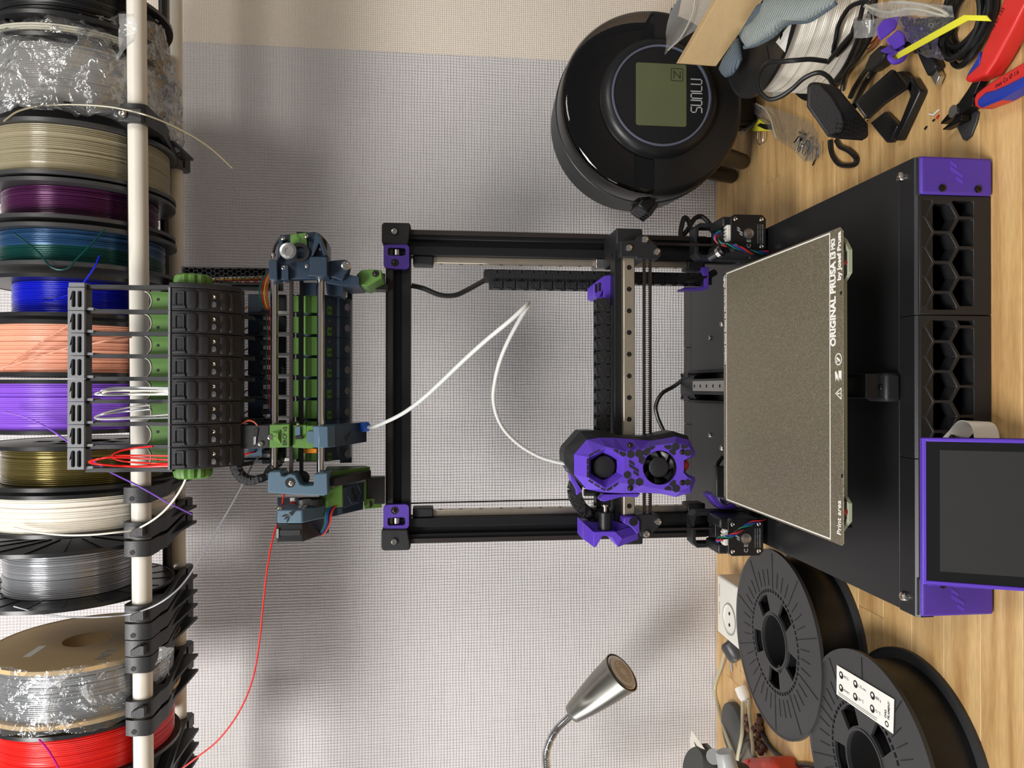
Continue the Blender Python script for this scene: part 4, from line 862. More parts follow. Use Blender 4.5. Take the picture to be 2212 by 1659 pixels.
for i in range(9):
    x = LX[i] + (1.5 if i == 0 else 0) - (1 if i == 8 else 0); s = 2.0
    pts = [V(x, BY+20, zc1+1), V(x, BY+18, (zc1*2+zb0)/3), V(x, BY+19, (zc1+2*zb0)/3+6), V(x, BY+14, zb0)]
    rings = [[p+V(-s, -4.5, 0), p+V(s, -4.5, 0), p+V(s, 5.5, 0), p+V(-s, 5.5, 0)] for p in smooth_path(pts, 5)]
    MB().loft(rings).build('divider_blade', 'buffer_black', bf)
    if 0 < i < 9:
        MB().loft([[p+V(-s, -4, 0), p+V(s, -4, 0), p+V(s, 6, 0), p+V(-s, 6, 0)] for p in (V(x, BY+48, zb1+6), V(x*.985, BY+62, oy(548, 800, BY+62).z))]).build('lower_blade', 'buffer_black', bf)
MB().box(LX[0]+.2, LX[0]+5, BY+11, BY+26, zc1, zc0).build('end_cap', 'buffer_lit', bf, bevel=.8)
MB().prism([(arc_y(z)-1, z) for z in [zb0-H_B*k/14 for k in range(15)]] + [(BY+62, zb1+4), (BY+62, zb0)], 0, LX[0], LX[0]+5).build('end_plate', 'buffer_black', bf, bevel=.8)
# green ribbed knobs on the ends
for x, sx in ((LX[0]+5, 1), (LX[8], -1)):
    z = oy(412, 800, BY+18).z; P = []
    for k in range(36):
        a = 2*math.pi*k/36; r = 19 if k % 3 else 17; P.append((r*math.cos(a), r*math.sin(a)))
    mb = MB(); mb.loft([[V(x+sx*h, BY+26+p[0]*q, z+p[1]*q) for p in P] for h, q in ((0, .95), (4, 1), (9.5, .93), (11, .8))]); kn = mb.build('knob', 'green', bf)
    MB().cyl((x+sx*11, BY+26, z), (x+sx*12, BY+26, z), 6, n=16).build('knob_bore', 'black_deep', kn)
# filament loops standing out of the lanes
def loop(pts, mt, label, r=.95): strand('filament_loop', pts, r, mt, label, 8, 8)
YL = BY+4
LOOPS = [([(368,985),(310,984),(250,985),(210,992),(192,998),(215,1003),(260,1006),(310,1007),(368,1003)], 'fil_red', 'widest red filament loop in the lowest buffer lane'),
         ([(368,994),(300,990),(240,988),(205,994),(196,1000),(225,1004),(290,1008),(368,1007)], 'fil_red', 'second red filament loop in the lowest buffer lane'),
         ([(330,964),(290,968),(258,975),(243,984),(250,992),(280,998),(330,1001),(368,1001)], 'fil_red', 'small red filament loop leaning out of the lowest buffer lane'),
         ([(368,838),(300,837),(245,838),(222,843),(215,850),(230,852),(290,850),(368,851)], 'fil_silver', 'bright silver filament loop in the upper middle buffer lane'),
         ([(368,842),(290,840),(235,843),(210,849),(206,852),(235,854),(300,852),(368,848)], 'fil_silver', 'longer silver filament loop in the upper middle buffer lane'),
         ([(368,845),(310,844),(260,844),(230,846),(224,850),(260,852),(368,852)], 'fil_white', 'white filament loop in the upper middle buffer lane'),
         ([(325,875),(280,880),(240,888),(215,896),(205,902),(220,904),(290,901),(368,895)], 'fil_grey', 'dark grey filament loop in the lower middle buffer lane'),
         ([(325,884),(270,889),(230,894),(208,900),(212,905),(260,905),(368,902)], 'fil_silver', 'silver filament loop in the lower middle buffer lane')]
for pts, mt, lb in LOOPS: loop([oy(a, b, YL+4*math.sin(a*.05)) for a, b in pts], mt, lb)
# ============================================================ filament changer on the printer's top bar
er = thing('filament_changer', 'blue and green eight-lane filament changer mounted on top of the printer frame', 'filament changer', (0, 840, 512))
def zp_(origin, pts): return [(origin[0]+a/origin[2], origin[1]+b/origin[2]) for a, b in pts]
Q1, Q2, Q4, Q5 = (470,480,8.296), (600,480,8.296), (470,880,8.296), (570,880,5.352)
def pris(pts, y0, y1, name, mt, org=None, bevel=.5, parent=None, **k):
    return MB().prism(PY(pts, y0, org), 1, y0, y1).build(name, mt, parent or er, bevel=bevel, **k)
def prof(vy): return [(y, oy(v, 830, y).z) for v, y in vy]              # side profile from (pixel row, depth)
def X(py, y, v=700): return oy(v, py, y).x
EY = 800
# ---- lanes 7..0
mat('tag_green', (64,104,36), .5)
LPY = [659+45.1*k for k in range(8)]
P_block = prof([(640, 880), (640, 824), (702, 822), (727, 836), (733, 836), (739, 840), (757, 858), (760, 880)])
for k, py in enumerate(LPY):
    a, b = X(py-22.3, 822), X(py+22.3, 822); cx = (a+b)/2
    ln = MB().prism(P_block, 0, b, a).build('lane_block', 'blue_abs', er, bevel=.4, seg=1)
    z0, z1 = oy(655, 830, 812).z, oy(685, 830, 812).z
    MB().prism([(812, z0), (810, (z0*2+z1)/3), (812, (z0+z1)/2), (810.5, (z0+2*z1)/3), (812, z1), (824, z1), (824, z0)], 0, b+1.8, a-1.2).build('lane_gate', 'green', ln, bevel=.4)
    z0, z1 = oy(634, 830, 818).z, oy(645, 830, 818).z
    MB().box(b+3.2, a-2, 817, 826, z1, z0).build('lane_strip', 'green', ln, bevel=.3)
    n = Vector((0, oy(716, 830, 829).z-oy(706, 830, 824).z, -(829-824))).normalized(); p = (oy(711, py+11, 826.5)); sl = (V(0, 824, oy(706, 830, 824).z)-V(0, 829, oy(716, 830, 829).z)).normalized(); nn = V(1,0,0).cross(sl).normalized()
    yy = 827.2; zz_ = oy(711.5, 830, yy).z; cxt = X(py+12, yy, 711); rot = Matrix((V(1,0,0), nn, sl)).transposed()
    tg_ = MB().obox((cxt, yy-.2, zz_), 9.5, 1.2, 5.6, rot).build('number_tag', 'tag_green', ln)
    text(str(7-k), 6.2, V(cxt, yy, zz_) + nn*(-.85 if nn.y > 0 else .85), (1,0,0), sl, 'black_deep', ln, bold=.15, name='lane_number')
    zz2 = oy(711, 830, yy).z; MB().cyl(V(X(py-11, yy), yy-1, zz2), V(X(py-11, yy), yy+1, zz2), 1.9, n=12).build('tag_hole', 'black_deep', ln)
    q = oy(749.5, py+5, 848.5); MB().cyl(q+V(0,-.5,-.6), q+V(0,1,1.2), 4.3, n=24).build('pivot_disc', 'steel', ln)
    # tube stub between lanes and intake
    z0, z1 = oy(602, 830, 850).z, oy(626, 830, 850).z
    xt = X(py+17, 850, 610); MB().box(xt-1.8, xt+1.8, 846, 854, oy(628, 830, 850).z, z0).build('tube_stub', 'white_plastic', ln, bevel=.6)
    # intake blocks below the buffer
    yb_ = 845; a2, b2 = X(py-24+(829.5-py)*0, yb_, 550), X(py+17, yb_, 550)
    P_in = [(yb_, oy(535, 830, yb_).z), (yb_, oy(568, 830, yb_).z), (yb_+22, oy(568, 830, yb_).z), (yb_+22, oy(535, 830, yb_).z)]
    mt = 'blue_lit' if k == 7 else 'blue_abs'
    ib = MB().prism(P_in, 0, b2, a2).build('intake_block', mt, er, bevel=1.2)
    MB().box(b2-2.5, b2-.3, yb_-6, yb_+20, oy(575, 830, yb_).z, oy(500, 830, yb_).z).build('intake_blade', 'buffer_black', er)
    q = oy(535, py+13, yb_+6); MB().tube([q+V(4.5*math.cos(t), 0, 4.5*math.sin(t)) for t in [2*math.pi*i/14 for i in range(14)]], .9, n=6, closed=True).build('orange_ring', 'wire_orange', ib)
# rear spine behind lanes and the dark encoder panels
MB().box(X(1000, 880), X(625, 880), 878, 886, oy(760, 830, 880).z, oy(735, 830, 880).z).build('rear_spine', 'blue_abs', er)
for k in range(8):
    py = LPY[k]; MB().box(X(py+14, 858, 610), X(py-22, 858, 610), 856, 862, oy(618, 830, 858).z, oy(602, 830, 858).z).build('sensor_panel', 'black_abs', er, bevel=.4)
q = oy(610.5, 808, 855.8); text('boor', 9, q, (1,0,0), (0,0,1), 'grey_print', er, wid=17.5)
MB().box(X(1000, 864, 610), X(636, 864, 610), 862, 866, oy(636, 830, 864).z, oy(628, 830, 864).z).build('panel_rail', 'black_abs', er)
# ---- guide rods and selector belt
for v in (592, 692.5):
    z = oy(v, 830, EY).z; MB().cyl((X(1046, EY, v), EY, z), (X(598, EY, v), EY, z), 4, n=24).build('guide_rod', 'chrome', er)
def toothed(v, y, xa, xb, name, w=3, th=1.6, teeth=1):
    z = oy(v, 830, y).z; b = MB().box(xa, xb, y-w, y+w, z-th/2, z+th/2)
    n_ = int((xb-xa)/2)
    return b, z, n_
bz = oy(629.5, 830, 792).z; x0, x1 = X(1028, 792, 630), X(545, 790, 630)
bl = MB().box(x0, x1, 788.5, 796.5, bz-.8, bz+1.2).build('selector_belt', 'belt', er)
mb = MB(); n_ = int((x1-x0)/2.1)
zz_ = oy(625.5, 830, 791).z; zw = oy(634, 830, 791).z
MB().box(x0, x1, 789, 790.4, zw, zz_).build('belt_face', 'belt', bl)
for k in range(n_): mb.box(x0+k*2.1, x0+k*2.1+1.1, 788.2, 789.2, zw+.2, zz_-.2)
mb.build('belt_teeth', 'belt', bl)
bz = oy(652, 830, 806).z; MB().box(X(1040, 806, 652), X(560, 806, 652), 803, 806, oy(656, 830, 806).z, oy(648, 830, 806).z).build('return_belt', 'black_rubber', er)
# ---- right motor head
hp = pris([(1110,235),(1285,215),(1590,185),(1745,170),(1830,215),(1900,560),(1960,640),(1970,1000),(1100,1030),(1080,560)], 786, 800, 'head_plate', 'blue_abs', Q1, .8)
pris([(1297,222),(1588,188),(1605,440),(1600,470),(1560,420),(1490,375),(1420,372),(1360,400),(1310,430)], 783.5, 787, 'head_panel', 'green', Q1, .3, hp)
q = oy(645, 512.5, 783.4); logo_stripes((q.x, 783.4, q.z), (1,0,0), (0,0,1), 1.9, 'tag_green', hp, th=.3)
pris([(915,680),(1065,665),(1075,1025),(915,1030)], 776, 806, 'rod_holder', 'blue_abs', Q1, 1)
pris([(1110,240),(1170,300),(1160,560),(1075,680),(1060,640)], 779, 800, 'head_gusset', 'blue_abs', Q1, .6)
pris([(565,615),(885,610),(890,965),(700,972),(520,965),(560,930)], 774, 806, 'rod_holder', 'blue_abs', Q2, 1.2)
pris([(680,172),(735,215),(885,600),(820,610),(740,370),(640,600),(600,610)], 778, 800, 'head_gusset', 'blue_abs', Q2, .5)
pris([(70,770),(190,770),(195,1030),(65,1030)], 778, 800, 'head_foot', 'blue_abs', Q2, .6)
for c in ((1185,300),(1605,260),(1190,825),(1610,795)): bolt(oy(470+c[0]/8.296, 480+c[1]/8.296, 782), (0,-1,0), 2.4, hp, h=4.5)
for (a, b) in (((995,660),(995,575)), ((995,590),(995,560))): pass
for c0, c1_, y in (((590,560),(590,549),788), ((691,553),(691,538),788)):
    p, q = oy(*c0, y), oy(*c1_, y); sc = MB().cyl(p, q, 1.4, n=10).build('adjuster_screw', 'screw', hp); MB().cyl(q-V(2.2,0,0), q+V(.6,0,0), 2.7, n=14).build('adjuster_head', 'screw', sc)
c = oy(470+1262/8.296, 480+512/8.296, 766)
pl = MB().lathe([(0, 0), (3, 0), (3, -1), (6, -1), (6.2, -.4), (8.4, 0), (8.6, .8), (8.6, 10), (5.6, 10.3), (5.6, 22)], (c.x, 766, c.z), (0,1,0), 32).build('drive_pulley', 'steel', er); bolt((c.x, 766.6, c.z), (0,-1,0), 2.6, pl, 'screw_dark', h=.5)
c = oy(470+1475/8.296, 480+545/8.296, 784); MB().lathe([(6.5, 0), (10.2, 0), (10.2, 5), (6.5, 5), (6.5, 0)], (c.x, 782.5, c.z), (0,1,0), 32).build('bearing_ring', 'black_abs', hp)
hm = oy(684, 530, 812); MB().prism(PY([(640,500),(690,504),(706,520),(707,560),(640,565)], 806), 1, 804, 838).build('head_motor', 'black_satin', er, bevel=2)
MB().tube(smooth_path([oy(605,516,800), oy(595,530,802), oy(590,548,804), oy(588,560,806)], 5), 1.5, n=8).build('motor_lead', 'wire_black', er)
# arm reaching to the frame, with green clamp
P_arm = prof([(705, 790), (748, 790), (752, 800), (748, 880), (705, 880)])
pris([(895,890),(940,690),(1190,668),(1255,690),(1280,770),(1245,905),(1215,930),(1160,1045),(890,965)], 792, 812, 'arm_hub', 'blue_abs', Q2, 1)
bolt(oy(600+1228/8.296, 480+780/8.296, 792), (.2,-1,-.1), 5.2, er, h=1.2)
pris([(840,1020),(1160,1045),(1215,925),(1462,975),(1462,1120),(1180,1140),(860,1090)], 800, 870, 'arm_beam', 'blue_abs', Q2, .6)
pris([(855,1085),(1180,1140),(1175,1250),(1140,1330),(880,1290)], 812, 850, 'lane_end_plate', 'blue_abs', Q2, .5)
pris([(455,1080),(690,1080),(690,1310),(460,1320)], 808, 850, 'lane_end_plate', 'blue_abs', Q2, .5)
gc = pris([(1405,950),(1500,855),(1660,842),(1860,858),(1870,1000),(1680,1110),(1600,1150),(1460,1125),(1460,985)], 812, 872, 'frame_clamp', 'green', Q2, .8)
q = oy(600+1755/8.296, 480+922/8.296, 812); MB().cyl((q.x, 812.5, q.z), (q.x, 811.6, q.z), 3.9, n=18).build('clamp_well', 'black_deep', gc); bolt((q.x, 811.6, q.z), (0,-1,0), 2, gc, 'screw_dark', h=.8)
MB().prism(prof([(784, 862), (832, 862), (832, 886), (784, 886)]), 0, X(625, 862, 810), X(590, 862, 810)).build('clamp_block', 'black_abs', er, bevel=1)
MB().prism(prof([(742, 846), (838, 858), (838, 884), (742, 884)]), 0, X(628, 870, 790), X(617, 870, 790)).build('arm_plate', 'black_rubber', er, bevel=.5)
MB().obox(oy(743, 636, 842), 6, 9, 7).build('cable_plug', 'white_plastic', er, bevel=.8); MB().cyl(oy(744, 632, 842), oy(746, 621, 846), 1.2, n=8).build('plug_wire', 'wire_red', er)
# ---- perforated electronics cover
yp = 838; A, B = oy(392, 584, yp), oy(577, 570, yp); C2, D2 = oy(392, 613, yp), oy(575, 614, yp)
zt, zbm = A.z, B.z; xo, xi = (A.x+B.x)/2, C2.x
holes = []
for i in range(-1, 40):
    for j in range(-1, 5):
        cz, cx_ = zbm+3+i*4.65, xi+1.5+j*5.4+(i % 2)*2.7
        h = clip(hexa(cx_, cz, 2.75, math.pi/2), xi+1.4, xo-1.4, zbm+2, zt-2)
        if len(h) >= 3 and abs(sum(h[n-1][0]*h[n][1]-h[n][0]*h[n-1][1] for n in range(len(h))))/2 > 3: holes.append(h)
MB().plate([(xi, zbm), (xo, zbm), (xo, zt), (xi, zt)], holes, 1, yp, yp+2).build('perforated_cover', 'black_abs', er)
MB().box(xi, xi+1.5, yp+2, yp+30, zbm, zt).box(xo-1.5, xo, yp+2, yp+30, zbm, zt).box(xi, xo, yp+2, yp+30, zbm, zbm+2).box(xi, xo, yp+2, yp+30, zt-2, zt).build('cover_walls', 'black_abs', er)
MB().box(xi, xo, yp+28, yp+30, zbm, zt).build('circuit_tray', 'black_rubber', er)
for k in range(6): MB().tube(smooth_path([V(xi+3+2*k, yp+8, zbm+4), V(xi+4+k, yp+12, zbm+30+9*k), V(xi+8, yp+16, zt-18)], 4), .9, n=6).build('cover_wire', ('wire_red','white_plastic','wire_red','wire_yellow','white_plastic','wire_black')[k], er)
MB().prism(prof([(500, 842), (612, 842), (612, 846), (500, 846)]), 0, X(627, 842, 550), X(612, 842, 550)).build('side_plate', 'black_abs', er)
for k, (mt, d) in enumerate((('wire_green', -7), ('wire_red', -2), ('wire_yellow', 3), ('wire_orange', 8))):
    MB().tube(smooth_path([oy(580+d*.3, 588+k*2, 835), oy(571+d, 612, 822), oy(568+d, 635, 815), oy(571+d, 655, 812), oy(576+d*.6, 668, 816)], 6), 1.0, n=6).build('ribbon_wire', mt, er)
# chain of links along the back of rod A
lk = None
for k in range(16):
    x = X(672+21.2*k, 822, 575); mb = MB().box(x-5.4, x-.6, 814, 828, oy(586, 830, 820).z, oy(563+k*.4, 830, 820).z); mb.box(x-.6, x+.5, 816, 826, oy(584, 830, 820).z, oy(566+k*.4, 830, 820).z); mb.build('cable_chain_link', 'black_abs', er, bevel=.5, seg=1)
for k, mt in enumerate(('wire_green', 'wire_red', 'wire_red')):
    MB().tube(smooth_path([oy(573+5*k, 665, 815), oy(577+4*k, 720, 813.6), oy(575+5*k, 780, 813.6), oy(577+4*k, 840, 813.6), oy(580+3*k, 890, 815)], 6), .7, n=6).build('chain_wire', mt, er)
# ---- selector carriage
sv = pris([(385,320),(640,318),(890,310),(930,330),(930,715),(720,735),(385,745)], 782, 815, 'servo', 'black_abs', Q4, .9)
pris([(655,375),(730,365),(725,420),(690,640),(640,690),(645,440)], 780.8, 783, 'servo_slot', 'black_deep', Q4, .2, sv); pris([(645,530),(690,520),(685,650),(645,680)], 780.5, 782, 'servo_label', 'grey_print', Q4, .1, sv)
bolt(oy(470+778/8.296, 880+650/8.296, 782), (0,-1,0), 3, sv)
g = pris([(930,315),(1285,300),(1285,715),(930,722)], 780, 816, 'carriage_front', 'green', Q4, .6)
rng = [oy(470+a/8.296, 880+b/8.296, 780) for a, b in ((960,440),(1140,390),(1140,660),(960,560))]; tip = [oy(470+a/8.296, 880+b/8.296, 776.5) for a, b in ((1060,480),(1085,465),(1085,560),(1060,545))]
MB().loft([rng, tip]).build('raised_fin', 'green', g, smooth=0)
bolt(oy(470+950/8.296, 880+535/8.296, 780), (0,-1,0), 3.2, g); MB().cyl(oy(593, 943, 779), oy(597, 943, 777), 1, n=8).build('screw_tip', 'screw', g)
text('ERCF v2', 5.6, oy(615.5, 942, 779.8), (1,0,0), (0,0,1), 'black_deep', g, bold=.12, wid=19.5)
g2 = pris([(1345,320),(1590,318),(1600,735),(1345,720)], 786, 816, 'carriage_rear', 'green', Q4, .4)
pris([(1390,345),(1480,340),(1480,500),(1390,505)], 783, 786, 'belt_clamp', 'blue_lit', Q4, .2, g2); pris([(1390,515),(1515,510),(1515,570),(1390,570)], 782.5, 786, 'clamp_slot', 'black_deep', Q4, .1, g2); bolt(oy(643.5, 917.5, 787), (1,0,0), 2, g2)
pris([(1595,330),(1715,330),(1715,735),(1595,735)], 782, 816, 'carriage_web', 'green', Q4, .4)
pris([(1600,430),(1720,425),(1720,640),(1600,635)], 779.5, 784, 'carriage_tab', 'blue_lit', Q4, .3)
xa, xb = X(967, 776, 690), X(921, 776, 690)
P_c = prof([(676.5, 812), (676.5, 780), (689, 775), (708, 776), (726, 788), (790, 858), (786, 866)])
cb_ = MB().prism(P_c, 0, xa, xb).build('selector_body', 'blue_lit', er, bevel=.5, seg=1)
P_d = prof([(725.5, 787), (792, 858), (790, 862), (724, 792)])
us = MB().prism(P_d, 0, xa-.3, xb+.3).build('selector_underside', 'blue_abs', cb_)  # darker blue slab puts the underside's shade into the colour
def carrot(o, ux, uz, k, mt, parent):
    o = Vector(o); ux = Vector(ux).normalized(); uz = Vector(uz).normalized(); n = ux.cross(uz).normalized()*.25
    def sh(pts): a = [o+ux*p[0]*k+uz*p[1]*k for p in pts]; MB().loft([[p-n for p in a], [p+n for p in a]]).build('emblem_piece', mt, parent)
    for i, (w0, w1) in enumerate(((1.0, .85), (.8, .6), (.55, .35), (.3, .02))): sh([(-w0*.5, -.3-i*.62), (w0*.5, -.3-i*.62), (w1*.5, -.82-i*.62), (-w1*.5, -.82-i*.62)])
    for a in (-.75, 0, .75): sh([(a*.3, 0), (a*.8-.22, .9), (a*1.3, 1.6), (a*.8+.22, .85)])
sl = (V(0, 788, oy(726, 830, 788).z)-V(0, 858, oy(790, 830, 858).z)).normalized(); nn = V(1,0,0).cross(sl)
q = oy(747.5, 943, 812); t_ = (q.y-788)/(858-788); base = V(q.x, 788+(858-788)*t_, oy(726, 830, 788).z+(oy(790, 830, 858).z-oy(726, 830, 788).z)*t_)
carrot(base - nn.normalized()*(.4 if nn.y > 0 else -.4), V(.8,0,0)+sl*.5, sl*.8-V(.5,0,0), 4.2, 'black_deep', us)
q = oy(785, 922, 842); MB().cyl(q+V(0,-2,2), q+V(0,2.5,-2.6) if False else q+V(0,4,-4), 5.6, n=20).build('tube_collet', 'collet_deep', cb_)
TUBE0 = q
# drag chain and servo wires hanging off the carriage
def er_chain(pts, w, h):
    pts = [Vector(p) for p in pts]; side = V(0,1,0)
    for i in range(len(pts)-1):
        a, b = pts[i], pts[i+1]; t = b-a; L = t.length; t.normalize(); n = t.cross(side).normalized(); m_ = Matrix((t, side, n)).transposed(); c = (a+b)/2; mb = MB()
        for sg in (-1, 1): mb.obox(c+side*sg*(w/2-1), L*1.12, 2, h, m_)
        mb.obox(c+n*(h/2-.6), L*.5, w, 1.2, m_); mb.obox(c-n*(h/2-.6), L*.5, w, 1.2, m_); mb.cyl(c+side*(-w/2+.4)-t*L*.2, c+side*(-w/2-.4)-t*L*.2, h*.3, n=12)
        mb.build('cable_chain_link', 'black_abs', er, bevel=.3, seg=1)
cz4 = [(318,400),(318,540),(318,690),(315,830),(312,970),(335,1100),(400,1215),(500,1290),(630,1310),(760,1280),(890,1235),(960,1100),(1090,1000),(1130,860),(1120,730)]
er_chain([oy(470+a/8.296, 880+b/8.296, 792+max(0, (i-9))*5) for i, (a, b) in enumerate(cz4)], 17, 8)
for k, mt in enumerate(('wire_brown', 'wire_red', 'wire_orange')):
    MB().tube(smooth_path([oy(470+a/8.296+k*.9, 880+b/8.296+k*.8, 784-k) for a, b in ((215,910),(150,680),(125,520),(190,360),(290,290),(420,275),(540,225),(640,250),(700,310))], 6), .75, n=6).build('servo_wire', mt, er)
MB().obox(oy(521.5, 909, 786), 9, 5, 3).build('wire_tie', 'black_rubber', er)
# ---- left end block
eb = pris([(45,765),(70,745),(190,735),(205,790),(240,800),(300,765),(365,780),(420,890),(470,905),(575,905),(575,775),(735,755),(740,1005),(690,1022),(540,1018),(215,1000),(45,985)], 778, 812, 'end_block', 'blue_lit', Q5, 1.2)
q = oy(470+1300/8.296, 880+1350/8.296, 778); MB().cyl((q.x, 779, q.z), (q.x, 777.7, q.z), 5.2, n=20).build('end_well', 'black_deep', eb); bolt((q.x-.5, 777.7, q.z-1), (0,-1,0), 2.6, eb, h=1)
for v in (595, 692): z = oy(v, 830, 790).z
c = oy(651, 1036, 800); MB().lathe([(0, 0), (7.5, 0), (7.5, 1), (6, 1.2), (6, 7), (7.5, 7.2), (7.5, 8.2), (0, 8.2)], (c.x+1, 800, c.z), (0,1,0), 28).build('idler_wheel', 'anodized', er)
# ---- gear motor below the end block
MB().prism(prof([(700, 815), (706, 806), (800, 868), (790, 880), (706, 880)]), 0, X(1036, 806, 720), X(1022, 806, 720)).build('frame_top', 'green', er, bevel=.8)
MB().prism(prof([(702, 796), (724, 792), (800, 862), (802, 872), (715, 810)]), 0, X(1050, 800, 740), X(1031, 800, 740)).build('latch_bar', 'black_abs', er, bevel=1.2)
gp = MB().prism(prof([(690, 812), (706, 806), (741, 812), (741, 880), (690, 880)]), 0, X(1096, 810, 720), X(1046, 810, 720)).build('gear_housing', 'green', er, bevel=1)
MB().prism(prof([(741, 812), (788, 858), (788, 880), (741, 880)]), 0, X(1092, 830, 760), X(1048, 830, 760)).build('gear_panel', 'blue_abs', er, bevel=.8)
sl2 = (V(0, 812, oy(741, 830, 812).z)-V(0, 858, oy(788, 830, 858).z)).normalized(); q = oy(764, 1067, 836); nn2 = V(1,0,0).cross(sl2).normalized(); nn2 = nn2 if nn2.y < 0 else -nn2
q = V(q.x, 835, (oy(741, 830, 812).z+oy(788, 830, 858).z)/2) + nn2*.3
hx = [q + V(1,0,0)*11*math.cos(math.pi/6+math.pi/3*i) + sl2*15*math.sin(math.pi/6+math.pi/3*i) for i in range(6)]; MB().tube(hx, .35, n=5, closed=True).build('emblem_ring', 'blue_lit', gp)
logo_stripes(q, V(1,0,0), sl2, 4.2, 'black_deep', gp, th=.3)
MB().prism(prof([(786, 856), (792, 860), (792, 884), (786, 884)]), 0, X(1092, 860, 790), X(1040, 860, 790)).build('frame_post', 'green', er, bevel=.5)
ft_ = MB().prism(prof([(787, 862), (825, 872), (825, 890), (787, 890)]), 0, X(1099, 866, 800), X(1077, 866, 800)).build('frame_foot', 'green', er, bevel=.8)
q = oy(795, 1089, 866); MB().cyl(q+V(0,-1.2,-1), q+V(0,3,0), 4.6, n=18).build('foot_bore', 'black_deep', ft_)
MB().prism(prof([(792, 866), (832, 870), (832, 886), (792, 886)]), 0, X(1090, 866, 810), X(1032, 866, 810)).build('clamp_block', 'black_abs', er, bevel=.8)
mm = MB().prism(prof([(599, 780), (653, 778), (711, 812), (740, 830), (740, 870), (599, 870)]), 0, X(1130, 780, 640), X(1101, 780, 640)).build('motor_plate', 'blue_lit', er, bevel=1.4)
q = oy(625, 1113, 779); carrot((q.x, 778.6, q.z), V(.75,0,.6), V(-.6,0,.75), 4.6, 'black_deep', mm)
for px in ((604,1100),(656,1103)): bolt(oy(*px, 786), (1,0,0), 3.4, mm)
MB().prism(prof([(712, 812), (785, 862), (785, 880), (712, 880)]), 0, X(1118, 812, 730), X(1092, 812, 730)).build('motor_arm', 'blue_abs', er, bevel=1)
gm = MB().prism(prof([(598, 781), (655, 781), (711, 826), (711, 850), (598, 850)]), 0, X(1171, 781, 640), X(1130.5, 781, 640)).build('gear_motor', 'black_satin', er, bevel=1)
MB().prism(prof([(600, 780), (650, 780), (650, 784), (600, 784)]), 0, X(1156, 781, 640), X(1144, 781, 640)).build('motor_clip', 'black_abs', gm, bevel=.4)
MB().box(X(1160,781,640), X(1141,781,640), 778.8, 782, oy(603,830,780).z, oy(598,830,780).z).build('motor_spring', 'steel', gm)
c = oy(654, 1080, 800); MB().lathe([(0, 0), (8.5, 0), (8.5, 1.4), (7, 1.6), (7, 7.5), (8.5, 7.8), (8.5, 9), (0, 9)], (c.x-9, 800, c.z), (1,0,0), 28).build('motor_pulley', 'steel', er)
zl, zr = oy(637, 830, 790).z, oy(694, 830, 790).z
P = [(800+11*math.cos(t)-11, zl-2+0*t+9*math.sin(t)) for t in [math.pi/2+math.pi*i/8 for i in range(9)]]
MB().plate(rrect(788, 812, zr, zl, 9, 6), [rrect(790, 810, zr+2, zl-2, 7.5, 6)], 0, X(1090, 795, 650), X(1079, 795, 650)).build('motor_belt', 'black_rubber', er)
MB().box(X(1088, 800, 630), X(1076, 800, 630), 800, 806, oy(637, 830, 800).z, oy(627, 830, 800).z).build('warning_sticker', 'white_print', er); MB().box(X(1088, 800, 630)-.3, X(1083, 800, 630), 799.8, 806.2, oy(637, 830, 800).z, oy(627, 830, 800).z).build('sticker_stripe', 'wire_red', er)
for k, mt in enumerate(('wire_green', 'wire_blue', 'wire_black', 'wire_red')):
    MB().tube(smooth_path([oy(720+3*k, 1088, 812), oy(708+4*k, 1100, 806), oy(703+4*k, 1115, 802), oy(702+3.6*k, 1130, 805), oy(692+3.5*k, 1150, 812), oy(687+2*k, 1157, 818)], 6), 1.0, n=6).build('motor_wire', mt, er)
MB().box(X(1001, 845, 550), X(990, 845, 550), 843, 855, oy(600, 830, 845).z, oy(514, 830, 845).z).build('bottom_rail', 'black_abs', er, bevel=.5)
mat('orange_plastic', (236,140,20), .4); MB().box(X(978, 812, 670), X(968, 812, 670), 806, 818, oy(686, 830, 812).z, oy(658, 830, 812).z).build('encoder_body', 'orange_plastic', er, bevel=.6)
strand('filament_strand', [oy(380+136, 982, 838), oy(530, 981, 838), oy(544, 977.5, 840), oy(552, 976, 846)], .95, 'fil_red', 'short red filament end entering the lit blue intake block')
# ---- clear guide tube from the changer to the tool head
t0 = TUBE0
PT = [t0+V(0,1,-1), t0+V(0,-8,-10), oy(830,913,790), oy(870,893,760), oy(910,864,730), oy(950,828,705), oy(1000,780,680), oy(1050,735,660), oy(1100,694,645), oy(1132,665,640), oy(1141,656,648), oy(1138,664,664), oy(1118,698,690), oy(1095,742,708), oy(1078,786,724), oy(1068,830,740), oy(1066,865,752), oy(1074,900,765), oy(1092,932,776), oy(1125,963,784), oy(1165,986,788), oy(1200,997,788), oy(1230,1003,787), oy(1240,1003.5,787)]
strand('guide_tube', PT, 2.05, 'white_tube', 'translucent white guide tube looping from the changer to the tool head', 8, 12)
